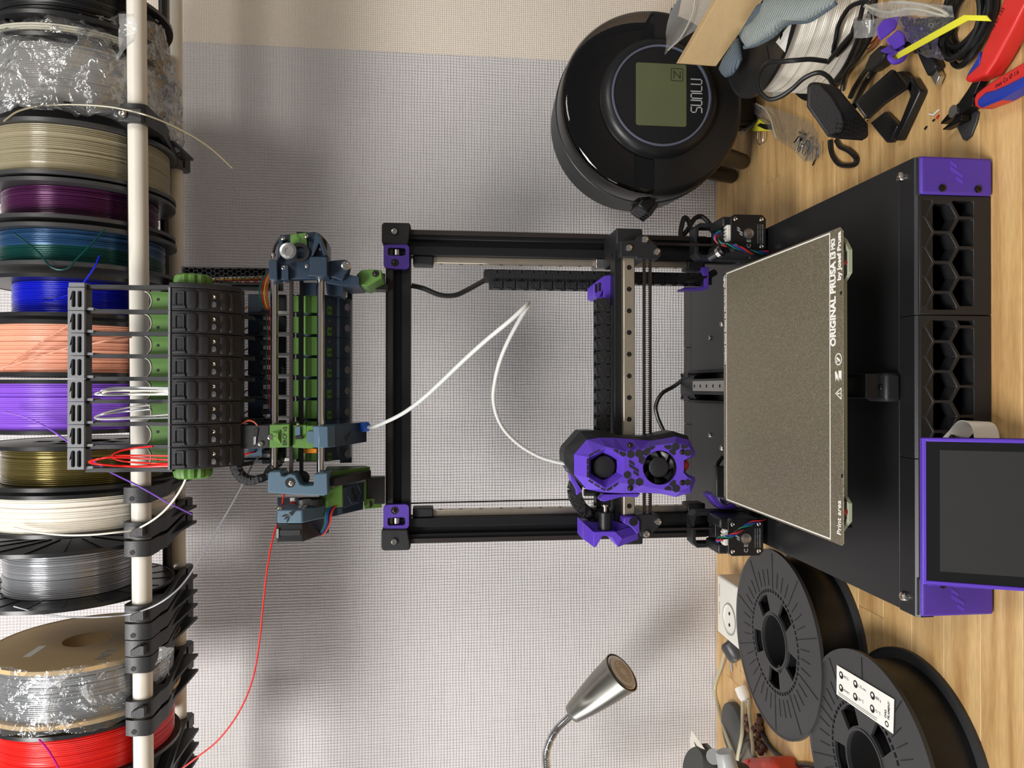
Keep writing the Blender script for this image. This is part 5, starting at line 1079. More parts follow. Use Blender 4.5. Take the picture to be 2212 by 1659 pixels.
# ============================================================ round filament dryer
DY = 905
dc = oy(1414, 217, DY); DR = 121
mat('dryer_black', (26,26,27), .36); mat('dryer_rib', (40,40,41), .4); mat('dryer_gloss', (14,14,15), .06, coat=1)
def smoked(name):
    m = bpy.data.materials.new(name); m.use_nodes = True; t = m.node_tree; M[name] = m
    for n in list(t.nodes): t.nodes.remove(n)
    out = t.nodes.new('ShaderNodeOutputMaterial'); tr = t.nodes.new('ShaderNodeBsdfTransparent'); gl = t.nodes.new('ShaderNodeBsdfGlossy'); gl.inputs['Roughness'].default_value = .04
    nz = t.nodes.new('ShaderNodeTexNoise'); nz.inputs['Scale'].default_value = 7; tc = t.nodes.new('ShaderNodeTexCoord'); cr = t.nodes.new('ShaderNodeValToRGB'); cr.color_ramp.elements[0].color = (.34,.31,.28,1); cr.color_ramp.elements[1].color = (.5,.46,.42,1)
    mx = t.nodes.new('ShaderNodeMixShader'); lw = t.nodes.new('ShaderNodeLayerWeight'); lw.inputs[0].default_value = .5; pw = t.nodes.new('ShaderNodeMath'); pw.operation = 'POWER'; pw.inputs[1].default_value = 3; fr = t.nodes.new('ShaderNodeMath'); fr.operation = 'MULTIPLY_ADD'; fr.inputs[1].default_value = .8; fr.inputs[2].default_value = .05
    L = t.links.new; L(tc.outputs['Object'], nz.inputs['Vector']); L(nz.outputs['Fac'], cr.inputs['Fac']); L(cr.outputs['Color'], tr.inputs[0]); L(lw.outputs['Facing'], pw.inputs[0]); L(pw.outputs[0], fr.inputs[0]); L(fr.outputs[0], mx.inputs[0]); L(tr.outputs[0], mx.inputs[1]); L(gl.outputs[0], mx.inputs[2]); L(mx.outputs[0], out.inputs[0])
smoked('smoked_cover'); mat('dryer_inner', (70,62,54), .5, noise=.3, nscale=9)
dr = thing('filament_dryer', 'round glossy black filament dryer with green display beside the wall', 'filament dryer', (dc.x, DY+58, 0))
ax = V(0,1,0); O = V(dc.x, DY, dc.z)
# lathe() of axis +Y starts its angle on the frame vector u; find angles so that one half is the upper one
d_, u_, w_ = MB().frame(ax)
def ang(v): return math.atan2(Vector(v).dot(w_), Vector(v).dot(u_))
split_z = -4
au = ang((0,0,1))
up0, up1 = au-math.pi/2, au+math.pi/2
MB().lathe([(70, 4), (112, 2), (118, 5), (121, 11), (121, 42)], O, ax, 48, a0=up0, a1=up1).build('smoked_lid', 'smoked_cover', dr, smooth=50)
MB().lathe([(0, 3), (112, 2), (118, 5), (121, 11), (121, 42)], O, ax, 48, a0=up1, a1=up1+math.pi).build('lower_front', 'dryer_black', dr, smooth=50)
prof_ = [(121, 42)]
for k in range(9): prof_ += [(122.2-k*.5, 43+k*7.2), (122.2-k*.5, 47.5+k*7.2), (120.2-k*.5, 48+k*7.2), (120.2-k*.5, 49.8+k*7.2)]
prof_ += [(114, 112), (104, 117), (0, 117)]
MB().lathe(prof_, O, ax, 72).build('ribbed_shell', 'dryer_rib', dr, smooth=30)
MB().lathe([(0, 96), (108, 96), (112, 44)], O, ax, 48, a0=up0, a1=up1).build('drum_lining', 'dryer_inner', dr)
MB().box(dc.x-116, dc.x+116, DY+6, DY+96, dc.z-6, dc.z-2).build('divider_shelf', 'dryer_black', dr)
pc_ = oy(1160+935/3.456, 706/3.456, DY-12); PC = V(pc_.x, DY, pc_.z)
MB().lathe([(78, 6), (76, -4), (70, -9), (66, -10), (64, -8.5)], PC, ax, 64).build('bezel', 'dryer_black', dr, smooth=50)
mat('ring_grey', (92,96,112), .35); MB().lathe([(62.4, -8), (62.4, -10.4), (64.4, -10.8), (65.2, -9.8), (65.2, -8)], PC, ax, 64).build('light_ring', 'ring_grey', dr)
MB().lathe([(0, -8.8), (62.5, -8.8), (62.5, -6)], PC, ax, 64).build('control_panel', 'dryer_black', dr)
mat('lcd', (92,98,68), .28); Z8 = (1160, 0, 3.456); yl = DY-9
a, b = oy(1160+738/3.456, 465/3.456, yl), oy(1160+1115/3.456, 948/3.456, yl)
pn_ = MB().prism(rrect(b.x, a.x, b.z, a.z, 3), 1, yl-.3, yl+1).build('display_window', 'lcd', dr)
def gtext(tx, cpx, size, wid, mt, bold=0): p = oy(1160+cpx[0]/3.456, cpx[1]/3.456, yl); return text(tx, size, (p.x, yl-.35, p.z), (1,0,0), (0,0,1), mt, dr, bold=bold, wid=wid)
mat('letter_grey', (170,172,172), .5)
def stroke(pts, w, name, mt, par):
    mb = MB()
    for i in range(len(pts)-1):
        (x0, z0), (x1, z1) = pts[i], pts[i+1]; d = Vector((x1-x0, 0, z1-z0)); L = d.length; an = math.atan2(z1-z0, x1-x0)
        mb.obox(((x0+x1)/2, yl-.3, (z0+z1)/2), L+w, .5, w, roty(-math.degrees(an)))
    return mb.build(name, mt, par)
p = oy(1160+1190/3.456, 718/3.456, yl); lw, lh = 6.4, 14; x = p.x-20.5*1.02
for ch in ('S','U','N','L','U'):
    z0, z1 = p.z-lh/2, p.z+lh/2; xa, xb = x, x+lw
    G = {'S': [(xb,z1),(xa,z1),(xa,p.z+1),(xb,p.z-1),(xb,z0),(xa,z0)], 'U': [(xa,z1),(xa,z0),(xb,z0),(xb,z1)], 'N': [(xa,z0),(xa,z1),(xb,z1),(xb,z0)], 'L': [(xa,z1),(xa,z0),(xb,z0)]}[ch]
    stroke(G, 1.3, 'logo_letter', 'letter_grey', dr); x += lw+2.6
p = oy(1160+1045/3.456, 558/3.456, yl-.4); mb = MB().plate(rrect(p.x-8.3, p.x+8.3, p.z-8, p.z+8, 1.5), [rrect(p.x-7.3, p.x+7.3, p.z-7, p.z+7, 1)], 1, yl-.4, yl-.2); mat('lcd_dark', (48,52,36), .5); mb.build('status_icon', 'lcd_dark', dr)
stroke([(p.x-4, p.z+4), (p.x+4, p.z+4), (p.x-4, p.z-4), (p.x+4, p.z-4)], 1.1, 'status_icon', 'lcd_dark', dr)
# hinge tab and feet
q = oy(1388, 446, DY+52); tb = MB().obox(q, 22, 44, 18, roty(35)).build('lid_catch', 'dryer_black', dr, bevel=3)
for k in range(4): MB().obox(q+V(-4, -18+11*k, -3), 20, 2.5, 20, roty(35)).build('catch_ridge', 'dryer_rib', tb, bevel=1)
for px, yy in (((1606,349), DY+22), ((1582,380), DY+88)):
    foot = oz(px[0], px[1], 9); MB().cyl(V(dc.x-58, yy, dc.z-88), foot+(foot-V(dc.x-58, yy, dc.z-88)).normalized()*4+V(0,0,2), 13, 11, n=24).build('leg', 'dryer_black', dr, bevel=3)
    MB().cyl(V(dc.x+70, yy, dc.z-92), V(dc.x+84, DY+70, 9), 10, 9, n=20).build('leg', 'dryer_black', dr, bevel=3)
for yy in (DY+78, DY+100): MB().box(dc.x+4, dc.x+60, yy-9, yy+9, 0, dc.z-100).build('stand_block', 'dryer_black', dr, bevel=2)
# ============================================================ clutter on the right of the printer
QA, QB = (1430,0,4.6075), (1780,0,4.484)
def px(org, pts): return [(org[0]+a/org[2], org[1]+b/org[2]) for a, b in pts]
def at_z(org, pts, z): return [oz(a, b, z) for a, b in px(org, pts)]
def slabz(org, pts, z0, z1):                 # flat thing lying on the desk: outline on its top face
    top = at_z(org, pts, z1); return MB().loft([[V(p.x, p.y, z0) for p in top], top])
def face_slab(org, pts, dist, depth, dirn=None):      # outline at its own distance, with real thickness behind
    fr = [CAM + ray(a, b)*dist for a, b in px(org, pts)]; d = (dirn or (sum((p-CAM for p in fr), Vector())/len(fr))).normalized()
    return MB().loft([fr, [p+d*depth for p in fr]])
def pillow(org, pts, dist, depth, n=5):
    fr = [CAM + ray(a, b)*dist for a, b in px(org, pts)]; c = sum(fr, Vector())/len(fr); d = (c-CAM).normalized(); rings = []
    for k in range(n): 
        t = k/(n-1)*math.pi/2; rings.append([c+(p-c)*max(math.cos(t), .02) - d*depth*math.sin(t) for p in fr])
    back = [[c+(p-c)*max(math.cos(t), .02) + d*depth*.6*math.sin(t) for p in fr] for t in (math.pi/2, math.pi/4)]
    return MB().loft(back+rings)
# --- white filament spool lying flat
sc = CAM + ray(1640, 8)*822; sc = V(sc.x, sc.y, 0); SR = 100; ZT = 84
ws = thing('filament_spool', 'white filament spool lying flat on the desk in front of the dryer', 'filament spool', (sc.x, sc.y, 0))
def flat_flange(c, z0, z1, R, hole, mt, parent, ribs=24, windows=0, slots=0):
    holes = [circ(c.x, c.y, hole, 32)]
    for k in range(windows):
        a0 = 2*math.pi*k/windows+.3; holes.append([(c.x+r*math.cos(a), c.y+r*math.sin(a)) for r, a in ((R*.325, a0), (R*.32, a0+.33), (R*.325, a0+.66), (R*.505, a0+.6), (R*.51, a0+.33), (R*.505, a0+.06))])
    for k in range(slots):
        a0 = 2*math.pi*k/slots; holes.append([(c.x+r*math.cos(a), c.y+r*math.sin(a)) for r, a in ((R*.525, a0), (R*.525, a0+4.4/slots), (R*.56, a0+4.4/slots), (R*.56, a0))])
    mb = MB().plate(circ(c.x, c.y, R, 72), holes, 2, z0, z1)
    mb.lathe([(R-2, z0-.4), (R+.3, z0-.4), (R+.3, z1+.6), (R-1.6, z1+.6), (R-2, z1)], (c.x, c.y, 0), (0,0,1), 72); mb.lathe([(hole, z0), (hole, z1+1), (hole+2, z1+1), (hole+2, z1)], (c.x, c.y, 0), (0,0,1), 40)
    o = mb.build('flange', mt, parent)
    for k in range(ribs):
        a = 2*math.pi*(k+.3)/ribs; r0 = R*(.6 if k % 4 else .57); r1 = R*(.78 if k % 4 else .965); rm = (r0+r1)/2
        MB().obox((c.x+rm*math.cos(a), c.y+rm*math.sin(a), z1+.1), r1-r0, .8, .7, rotz(math.degrees(a))).build('flange_rib', 'black_deep', o)
    return o
flat_flange(sc, 0, 3, SR, 27, 'spool_black', ws, 0); tf = flat_flange(sc, ZT-3, ZT, SR, 27, 'spool_black', ws, 6)
pr_ = []; zz0 = 3; n_ = 38; st = (ZT-6)/n_
for i in range(n_):
    for k, h in ((.05, -.7), (.5, 0)): pr_.append((92+h+random.uniform(-.25, .25), 3+st*(i+k)))
MB().lathe(pr_, (sc.x, sc.y, 0), (0,0,1), 72).build('winding', 'fil_white', ws, smooth=60)
MB().lathe([(27, 3), (27, ZT-3), (30, ZT-3), (30, 3)], (sc.x, sc.y, 0), (0,0,1), 32).build('hub', 'spool_black', ws)
lb = at_z(QA, [(1135,420),(1265,245),(1290,240),(1225,520)], ZT+.4); st_ = MB().loft([lb, [p+V(0,0,.3) for p in lb]]).build('sticker', 'white_print', ws)
for k in range(3): q = at_z(QA, [(1175+8*k,330-18*k),(1190+8*k,340-18*k),(1182+8*k,395-18*k),(1172+8*k,390-18*k)], ZT+.8); MB().loft([q, [p+V(0,0,.1) for p in q]]).build('barcode_bar', 'black_deep', st_)
def drape(org, pts, depth, z=None, base=742, n=5):
    z = z or ZT+6; fr = []
    for a, b in px(org, pts):
        t_ = (z-CAM.z)/ray(a, b).z; fr.append(CAM+ray(a, b)*(.55*t_+.45*base))
    c = sum(fr, Vector())/len(fr); d = (c-CAM).normalized(); up = (Vector((0,0,1))-d).normalized(); rings = []
    for k in range(n):
        t = k/(n-1)*math.pi/2; rings.append([c+(p-c)*max(math.cos(t), .02) + up*depth*math.sin(t) for p in fr])
    return MB().loft([[c+(p-c)*.02 - up*2 for p in fr], [p-up*2 for p in fr]]+rings)
# --- cardboard box leaning on the spool and dryer
fr = [oy(a, b, y) for a, b, y in ((1469,137,850),(1547,143,850),(1668,-28,762),(1572,-40,762))]; bk_ = [p+(p-CAM).normalized()*20+UPV*5 for p in fr]
cb2 = MB().loft([fr, bk_]).build('cardboard_box', 'cardboard', None, bevel=.6, smooth=0); tag(cb2, 'plain brown cardboard box leaning in front of the dryer', 'box')
# --- zip bag above the box
g = [[oy(1430+a/4.6075, b/4.6075, 828+5*math.sin(a*.02+b*.013)) for a, b in row] for row in ([(25,550),(35,480),(45,400),(50,310),(52,220),(90,120),(150,-20)], [(50,520),(70,440),(90,370),(110,300),(130,200),(180,90),(230,-20)], [(80,480),(120,420),(160,350),(200,270),(240,180),(290,80),(330,-20)], [(110,450),(180,390),(250,330),(310,250),(350,170),(410,70),(450,-20)], [(130,430),(230,365),(330,300),(400,240),(440,150),(490,70),(545,-20)])]
zb = thing('zip_bag', 'small clear zip bag lying over the cardboard box', 'plastic bag', oy(1470, 60, 834))
mb = film_sheet(g, 'f', 'zip_film'); crumple(mb, 2.5, .08, 21); mb.build('film', 'zip_film', zb, smooth=80)
MB().tube(smooth_path([oy(1430+a/4.6075, b/4.6075, 825) for a, b in ((60,500),(180,380),(260,240),(310,120),(330,-10))], 6), .9, n=6).build('zip_rib', 'zip_white', zb)
for k in range(4): MB().tube([oy(1441+6*k, 75-8*k, 831), oy(1452+6*k, 18-8*k, 831)], 1.6, n=6).build('dark_strip', 'spool_grey', zb)
# --- knitted glove
def knit(name, rgb):
    mat(name, rgb, .9, noise=.15, nscale=300); t = M[name].node_tree; b = t.nodes['Principled BSDF']; tc = t.nodes.new('ShaderNodeTexCoord')
    w = t.nodes.new('ShaderNodeTexWave'); w.inputs['Scale'].default_value = 130; w.inputs['Distortion'].default_value = 1.5; w.inputs['Detail Scale'].default_value = .5; w.bands_direction = 'DIAGONAL'; t.links.new(tc.outputs['Object'], w.inputs['Vector'])
    bp = t.nodes.new('ShaderNodeBump'); bp.inputs['Strength'].default_value = .9; bp.inputs['Distance'].default_value = .0012; t.links.new(w.outputs['Fac'], bp.inputs['Height']); t.links.new(bp.outputs[0], b.inputs['Normal'])
knit('knit_grey', (150,158,155)); knit('knit_dark', (96,108,116))
gv = thing('knit_glove', 'grey knitted work glove draped over the white spool', 'glove', (sc.x-20, sc.y-30, ZT))
drape(QA, [(780,385),(830,465),(850,478),(950,440),(1100,360),(1180,280),(1250,232),(1350,210),(1450,210),(1560,150),(1690,62),(1735,30),(1740,-60),(1500,-80),(1200,-80),(1030,-20),(980,120),(900,220),(820,280)], 14).build('palm', 'knit_grey', gv, smooth=60)
MB().tube(smooth_path([CAM+ray(1430+a/4.6075, b/4.6075)*(.55*(ZT+6-CAM.z)/ray(1430+a/4.6075, b/4.6075).z+.45*742) for a, b in ((820,470),(950,440),(1100,360),(1250,232),(1450,210),(1560,150),(1690,62),(1735,30))], 4), 2.2, n=8).build('hem', 'knit_dark', gv)
drape(QA, [(570,690),(600,745),(630,772),(690,750),(745,680),(790,590),(775,480),(755,370),(700,450),(610,590)], 9, base=800).build('finger', 'knit_dark', gv, smooth=60)
drape(QA, [(800,300),(770,350),(800,420),(835,450),(900,360),(970,230),(1015,20),(960,40),(880,170)], 8, ZT+7, 790).build('finger', 'knit_dark', gv, smooth=60)
# --- cables
def desk_cable(name, label, org, pts, r, z=None, cat='cable', mt='wire_black', zs=None):
    P = [oz(a, b, (zs[i] if zs else (z or r))) for i, (a, b) in enumerate(px(org, pts))]; o = MB().tube(smooth_path(P, 8), r, n=10).build(name, mt); return tag(o, label, cat)
o = MB().tube(smooth_path([oy(a, b, y) for (a, b), y in zip(px(QA, [(1640,610),(1480,590),(1330,600),(1200,612),(1050,632),(965,760),(968,890),(1060,985),(1180,962),(1300,880),(1420,775),(1560,722),(1660,770),(1712,860)]), (688,690,694,702,716,735,745,745,738,728,716,706,698,690))], 8), 2.4, n=10).build('cable', 'wire_black'); tag(o, 'black cable looping in front of the white spool', 'cable')
# [(1640,610),(1480,590),(1330,600),(1200,612),(1050,632),(965,760),(968,890),(1060,985),(1180,962),(1300,880),(1420,775),(1560,722),(1660,770),(1712,860)], 2.6, zs=[60,62,64,60,52,34,20,6,4,4,6,14,20,16])
desk_cable('cable', 'black cable bundle strand nearest the white spool', QB, [(-40,640),(60,560),(110,400),(140,250),(230,90),(330,30),(420,25),(470,110),(480,260),(430,400),(330,560),(230,680),(190,780),(175,880)], 2.4, zs=[18,22,30,34,36,34,30,26,22,18,14,10,6,4])
desk_cable('cable', 'black cable strand crossing the middle of the bundle', QB, [(-60,720),(40,600),(180,430),(290,300),(340,200),(370,90),(390,20)], 2.4, zs=[20,24,28,30,30,28,26])
desk_cable('cable', 'black cable with glossy highlight running from the webcam up the bundle', QB, [(100,790),(200,650),(300,450),(350,300),(330,200),(300,240),(240,400),(120,540),(20,650)], 2.4, zs=[6,10,16,20,24,22,20,18,16])
desk_cable('cable', 'black cable from the webcam to the splitter plug', QB, [(250,950),(290,860),(350,760),(400,690),(430,650)], 2.6, zs=[4,4,5,7,9])
desk_cable('cable', 'thick black cable passing under the yellow strip', QB, [(290,1030),(350,900),(420,780),(500,660),(600,560),(700,480),(830,430),(900,415),(1000,460),(1150,430),(1260,270)], 3.2, zs=[34,20,8,5,5,8,12,14,8,5,6])
desk_cable('cable', 'black cable loop below the webcam', QB, [(120,1360),(160,1420),(240,1460),(310,1530),(300,1590),(230,1605),(150,1590),(90,1520),(65,1440),(60,1360)], 2.8, z=3)
sp = slabz(QB, [(385,655),(440,530),(540,435),(585,530),(520,640),(450,690),(410,695)], 2, 14).build('cable_splitter', 'black_rubber', None, bevel=2); tag(sp, 'black cable splitter block beside the purple clip', 'plug')
cc = thing('cable_coil', 'coiled black cable bundle behind the red plier handle', 'cable', oz(2090, 50, 0))
for k in range(7):
    c = oz(*px(QB, [(1425+14*(k % 3), 190+26*(k % 4))])[0], 4); rx, ry = 22+2*(k % 3), 27+3*(k % 4); a0 = .3*k
    MB().tube([V(c.x+ry*math.cos(t)*.9+2*k % 5, c.y+rx*math.sin(t), 4+1.9*k+2*math.sin(2*t+a0)) for t in [2*math.pi*i/36 for i in range(36)]], 2.5, n=8, closed=True).build('coil_turn', 'wire_black', cc)
# --- webcam with its stand
wc = thing('webcam', 'black webcam with a dotted grille end resting on its folded stand', 'webcam', oz(1840, 290, 0))
W1 = [(1445,850),(1490,815),(1560,818),(1700,845),(1760,880),(1845,985),(1995,1165),(2050,1230),(2055,1365),(1990,1400),(1770,1385),(1650,1362),(1440,1062)]
face_slab(QA, W1, 690, 42).build('camera_body', 'black_rubber', wc, bevel=4, seg=3)
mat('leather', (52,51,53), .6, bump=.5, bscale=500)
face_slab(QA, [(1462,862),(1500,835),(1570,840),(1690,960),(1790,1130),(1815,1230),(1790,1320),(1650,1345),(1455,1060)], 687, 6).build('camera_face', 'leather', wc, bevel=1.5)
mb = MB()
for i in range(9):
    for j in range(4):
        a, b = 70+38*i+j*9, 1330-i*9-j*44+(i % 2)*14
        if a > 395: continue
        p = CAM+ray(*px(QB, [(a+30, b)])[0])*687; mb.ball(p, .9, n=6, m=4)
mb.build('grille_dot', 'black_satin', wc)
face_slab(QB, [(290,1000),(470,830),(660,662),(700,690),(830,830),(815,860),(600,1010),(430,1165),(395,1140)], 668, 9).build('stand_arm', 'black_satin', wc, bevel=2.5)
slabz(QB, [(440,1190),(585,1078),(712,1215),(700,1240),(640,1378),(600,1382)], 0, 7).build('stand_plate', 'black_satin', wc, bevel=1.5)
slabz(QB, [(800,840),(850,745),(925,870),(918,905),(712,1358),(668,1362),(690,1290),(830,930)], 0, 9).build('stand_plate', 'black_satin', wc, bevel=1.5)
slabz(QB, [(690,695),(740,690),(850,780),(900,850),(830,900),(760,840)], 0, 9).build('stand_hinge', 'black_abs', wc, bevel=1.5)
# --- purple printed clip
pcp = thing('printed_clip', 'small purple printed clip lying among the cables', 'clip', oz(1925, 110, 0))
face_slab(QB, [(510,272),(565,200),(655,165),(740,152),(690,285),(640,325),(545,395),(520,350)], 672, 20).build('clip_half', 'purple', pcp, bevel=1)
MB().loft([[CAM+ray(*q)*666 for q in px(QB, [(600,385),(650,345),(715,285),(785,335),(790,430),(660,500)])], [CAM+ray(*q)*690 for q in px(QB, [(600,385),(650,345),(715,285),(785,335),(790,430),(660,500)])]]).build('clip_half', 'purple', pcp, bevel=1)
face_slab(QB, [(540,490),(640,435),(660,470),(720,500),(600,520)], 664, 14).build('clip_lip', 'purple_matte_shade', pcp, bevel=1)
MB().tube(smooth_path([CAM+ray(*q)*672 for q in px(QB, [(640,560),(680,600),(730,590),(770,560),(780,520),(760,480),(700,500),(650,530)])], 5, True), 2.5, n=8, closed=True).build('clip_ring', 'purple', pcp)
# --- bag of nuts
bn = thing('bag_of_nuts', 'clear zip bag full of dark small nuts behind the yellow strip', 'plastic bag', oz(2010, 90, 0))
def film_poly(org, rows, z, name, par, seed, amp=2.5, mt='zip_film'):
    g = [[oz(a, b, z+6*math.sin(.02*a+.03*b)) for a, b in px(org, r)] for r in rows]; mb = film_sheet(g, name, mt); crumple(mb, amp, .07, seed); return mb.build(name, mt, par, smooth=80)
film_poly(QB, [[(380,45),(560,10),(750,0),(950,10),(1130,30),(1240,60)], [(430,80),(600,60),(780,70),(960,80),(1130,90),(1265,130)], [(540,150),(660,150),(800,150),(960,155),(1120,150),(1270,170)], [(700,180),(770,220),(860,230),(980,240),(1100,240),(1200,230)], [(730,280),(800,310),(880,330),(970,350),(1060,350),(1130,330)], [(790,380),(850,420),(920,450),(990,470),(1060,450),(1110,420)], [(880,470),(930,500),(990,530),(1060,560),(1110,590),(1145,610)]], 26, 'film', bn, 31, 4, 'thin_film')
film_poly(QB, [[(370,55),(560,20),(760,10),(950,20),(1240,60)], [(460,130),(620,110),(800,95),(980,110),(1250,120)], [(560,175),(700,165),(850,150),(1000,160),(1265,165)]], 34, 'film_lip', bn, 33, 2)
MB().tube(smooth_path([oz(a, b, 36) for a, b in px(QB, [(400,50),(520,100),(640,120),(800,85),(960,100),(1110,140),(1200,150),(1110,90),(900,35),(640,20)])], 5), 1.2, n=6).build('zip_rib', 'zip_white', bn)
mat('nut_steel', (62,62,64), .25, metal=.9)
rn = random.Random(3); mb = MB()
for k in range(150):
    t = rn.random(); a = 740+rn.random()*420*(1-t*.55)+t*180; b = 180+t*330
    c = oz(*px(QB, [(a, b)])[0], 4+rn.random()*16); rot = Matrix.Rotation(rn.random()*6, 3, Vector((rn.random()-.5, rn.random()-.5, rn.random()-.5)).normalized())
    s = MB(); s.loft([[rot @ Vector((r*math.cos(q), r*math.sin(q), h)) for q in [math.pi/3*i for i in range(6)]] for r, h in ((1.3, -1.1), (2.7, -1.1), (2.7, 1.1), (1.3, 1.1), (1.3, -1.1))], cap=False)
    mb.add([Vector(p)+c for p in s.v], s.f)
nt = mb.build('nuts', 'nut_steel', bn, smooth=30); nt['kind'] = 'stuff'
# --- yellow strip, usb plug, pliers, crumbs
mat('yellow', (232,226,60), .4)
ys = MB(); P = [oz(a, b, z) for (a, b), z in zip(px(QB, [(690,555),(850,465),(1100,325),(1380,170),(1420,172),(1600,178)]), (22,26,32,38,38,36))]
ys.ribbon(P, 3.6, 1.4, (.85, .5, .12)); o = ys.build('plastic_strip', 'yellow', None, bevel=.4); tag(o, 'bright yellow bent plastic strip lying across the cables', 'strip')
ub = thing('usb_plug', 'black usb plug with bare metal end beside the webcam stand', 'plug', oz(2005, 145, 0))
slabz(QB, [(880,480),(960,470),(1020,500),(1085,640),(1045,690),(1000,745),(935,610)], 1, 11).build('plug_body', 'black_rubber', ub, bevel=2)
slabz(QB, [(1010,700),(1075,642),(1118,735),(1078,828)], 2.5, 8).build('plug_shell', 'steel', ub, bevel=.5)
desk_cable('cable', 'short black lead of the usb plug', QB, [(900,500),(880,440),(890,400)], 2.4, z=6)
pj = thing('side_cutters', 'red and blue handled side cutters lying at the desk edge', 'pliers', oz(2090, 200, 0))
mat('plier_red', (206,42,38), .38); mat('plier_blue', (32,52,150), .42); mat('burnished', (34,33,33), .3, metal=.7)
H1_ = [(1745,-40),(1990,-60),(1830,260),(1640,600),(1548,735),(1500,750),(1385,802),(1352,772),(1370,735),(1495,620),(1520,500),(1640,230)]
slabz(QB, H1_, 3, 19).build('handle', 'plier_red', pj, bevel=3.5, seg=3)
slabz(QB, [(1498,490),(1480,560),(1372,740),(1400,745),(1510,620)], 2, 17).build('grip_inlay', 'plier_blue', pj, bevel=1.5)
slabz(QB, [(1990,560),(1700,730),(1550,830),(1462,900),(1436,975),(1450,1035),(1490,1052),(1680,980),(1990,800)], 3, 18).build('handle', 'plier_red', pj, bevel=3.5, seg=3)
slabz(QB, [(1990,700),(1760,820),(1640,870),(1560,890),(1480,960),(1475,1020),(1500,1040),(1690,965),(1990,790)], 4, 19.5).build('grip_inlay', 'plier_blue', pj, bevel=2)
slabz(QB, [(1455,760),(1525,752),(1440,930),(1330,1050),(1290,1010),(1380,880)], 4, 12).build('jaw_arm', 'burnished', pj, bevel=1)
slabz(QB, [(1450,930),(1436,1030),(1330,1110),(1250,1130),(1215,1090),(1235,1040),(1310,990)], 4, 13).build('jaw_arm', 'burnished', pj, bevel=1)
slabz(QB, [(1210,1085),(1250,1130),(1180,1170),(1122,1205),(1130,1180)], 4, 12).build('jaw', 'burnished', pj, bevel=1)
slabz(QB, [(1300,1100),(1340,1080),(1330,1170),(1240,1215),(1145,1260),(1150,1245),(1250,1160)], 4, 12).build('jaw', 'burnished', pj, bevel=1)
q = oz(*px(QB, [(1258,1078)])[0], 13); MB().cyl(q, q+V(0,0,1.2), 5.2, n=24).build('pivot', 'steel', pj)
def stamp(tx, org, c0, c1, z, size, mt='black_deep', par=None, flip=False):
    a, b = at_z(org, [c0, c1], z); d = (b-a); return text(tx, size, (a+b)/2+V(0,0,.1), d, V(0,0,1).cross(d), mt, par, wid=d.length)
stamp('78 61 125', QB, (1630,290), (1740,75), 19.1, 5, par=pj); stamp('max Cu Ø 1.6', QB, (1660,835), (1885,695), 18.1, 5, par=pj)
gp_ = slabz(QB, [(1270,1205),(1330,1180),(1400,1090),(1470,1065),(1492,1095),(1475,1180),(1420,1320),(1370,1362),(1340,1350)], 0, 2.2).build('plectrum', 'spool_grey', None, bevel=.6); tag(gp_, 'grey teardrop plastic piece under the side cutters', 'plastic piece')
for pts, mt, lb in (([(1020,1105),(1060,1112),(1115,1062)], 'white_plastic', 'white snipped plastic crumb near the cutters'), ([(1090,1150),(1100,1130),(1112,1118)], 'wire_red', 'red snipped crumb near the cutters'), ([(1055,1172),(1070,1158)], 'wire_black', 'black snipped crumb near the cutters'), ([(975,1252),(995,1225)], 'wire_black', 'black crumb nearest the purple foot')):
    tag(MB().tube([oz(a, b, 1.2) for a, b in px(QB, pts)], .9, n=6).build('plastic_crumb', mt), lb, 'crumb', 'snipped plastic crumbs')
# --- bag of screws, binder clip, film scrap
bs = thing('bag_of_screws', 'small clear zip bag with steel screws in its tip', 'plastic bag', oz(1700, 290, 0))
film_poly(QA, [[(848,990),(880,1010),(920,1030),(960,1042)], [(880,1060),(960,1075),(1060,1090),(1120,1085)], [(930,1130),(1040,1150),(1180,1160),(1300,1135)], [(970,1190),(1100,1240),(1260,1260),(1420,1190)], [(1050,1290),(1180,1340),(1340,1350),(1500,1245)], [(1150,1390),(1260,1440),(1420,1420),(1560,1340)], [(1300,1480),(1380,1500),(1480,1490),(1590,1440)], [(1420,1590),(1460,1600),(1510,1605),(1580,1520)]], 12, 'film', bs, 41, 2.5, 'mid_film')
MB().tube(smooth_path([oz(a, b, 16) for a, b in px(QA, [(930,1030),(1020,1080),(1080,1180),(1110,1290),(1135,1370)])], 5), 1, n=6).build('zip_rib', 'zip_white', bs)
rn = random.Random(9)
for k in range(26):
    a, b = rn.uniform(1360, 1560), 0; b = 1290+(a-1360)*.75+rn.uniform(-10, 150); c = oz(*px(QA, [(a, b)])[0], 2+rn.random()*9); th_ = rn.uniform(-.6, .9); d = V(math.cos(th_+2.4), math.sin(th_+2.4), rn.uniform(-.1, .15))
    MB().cyl(c, c+d*12, .8, n=6).lathe([(.8, 0), (1.8, 0), (1.8, 1.6), (0, 1.7)], c, d*-1, 8).build('screw', 'screw_dark' if k % 2 else 'screw', bs)
bc = thing('binder_clip', 'yellow binder clip with wire handles by the bag of screws', 'binder clip', oz(1640, 275, 0))
slabz(QA, [(870,1290),(905,1265),(960,1182),(1025,1240),(1022,1300),(910,1306)], 2, 12).build('clip_body', 'yellow', bc, bevel=1)
slabz(QA, [(945,1250),(975,1225),(1030,1240),(1028,1290)], 3, 12.6).build('clip_mouth', 'black_deep', bc)
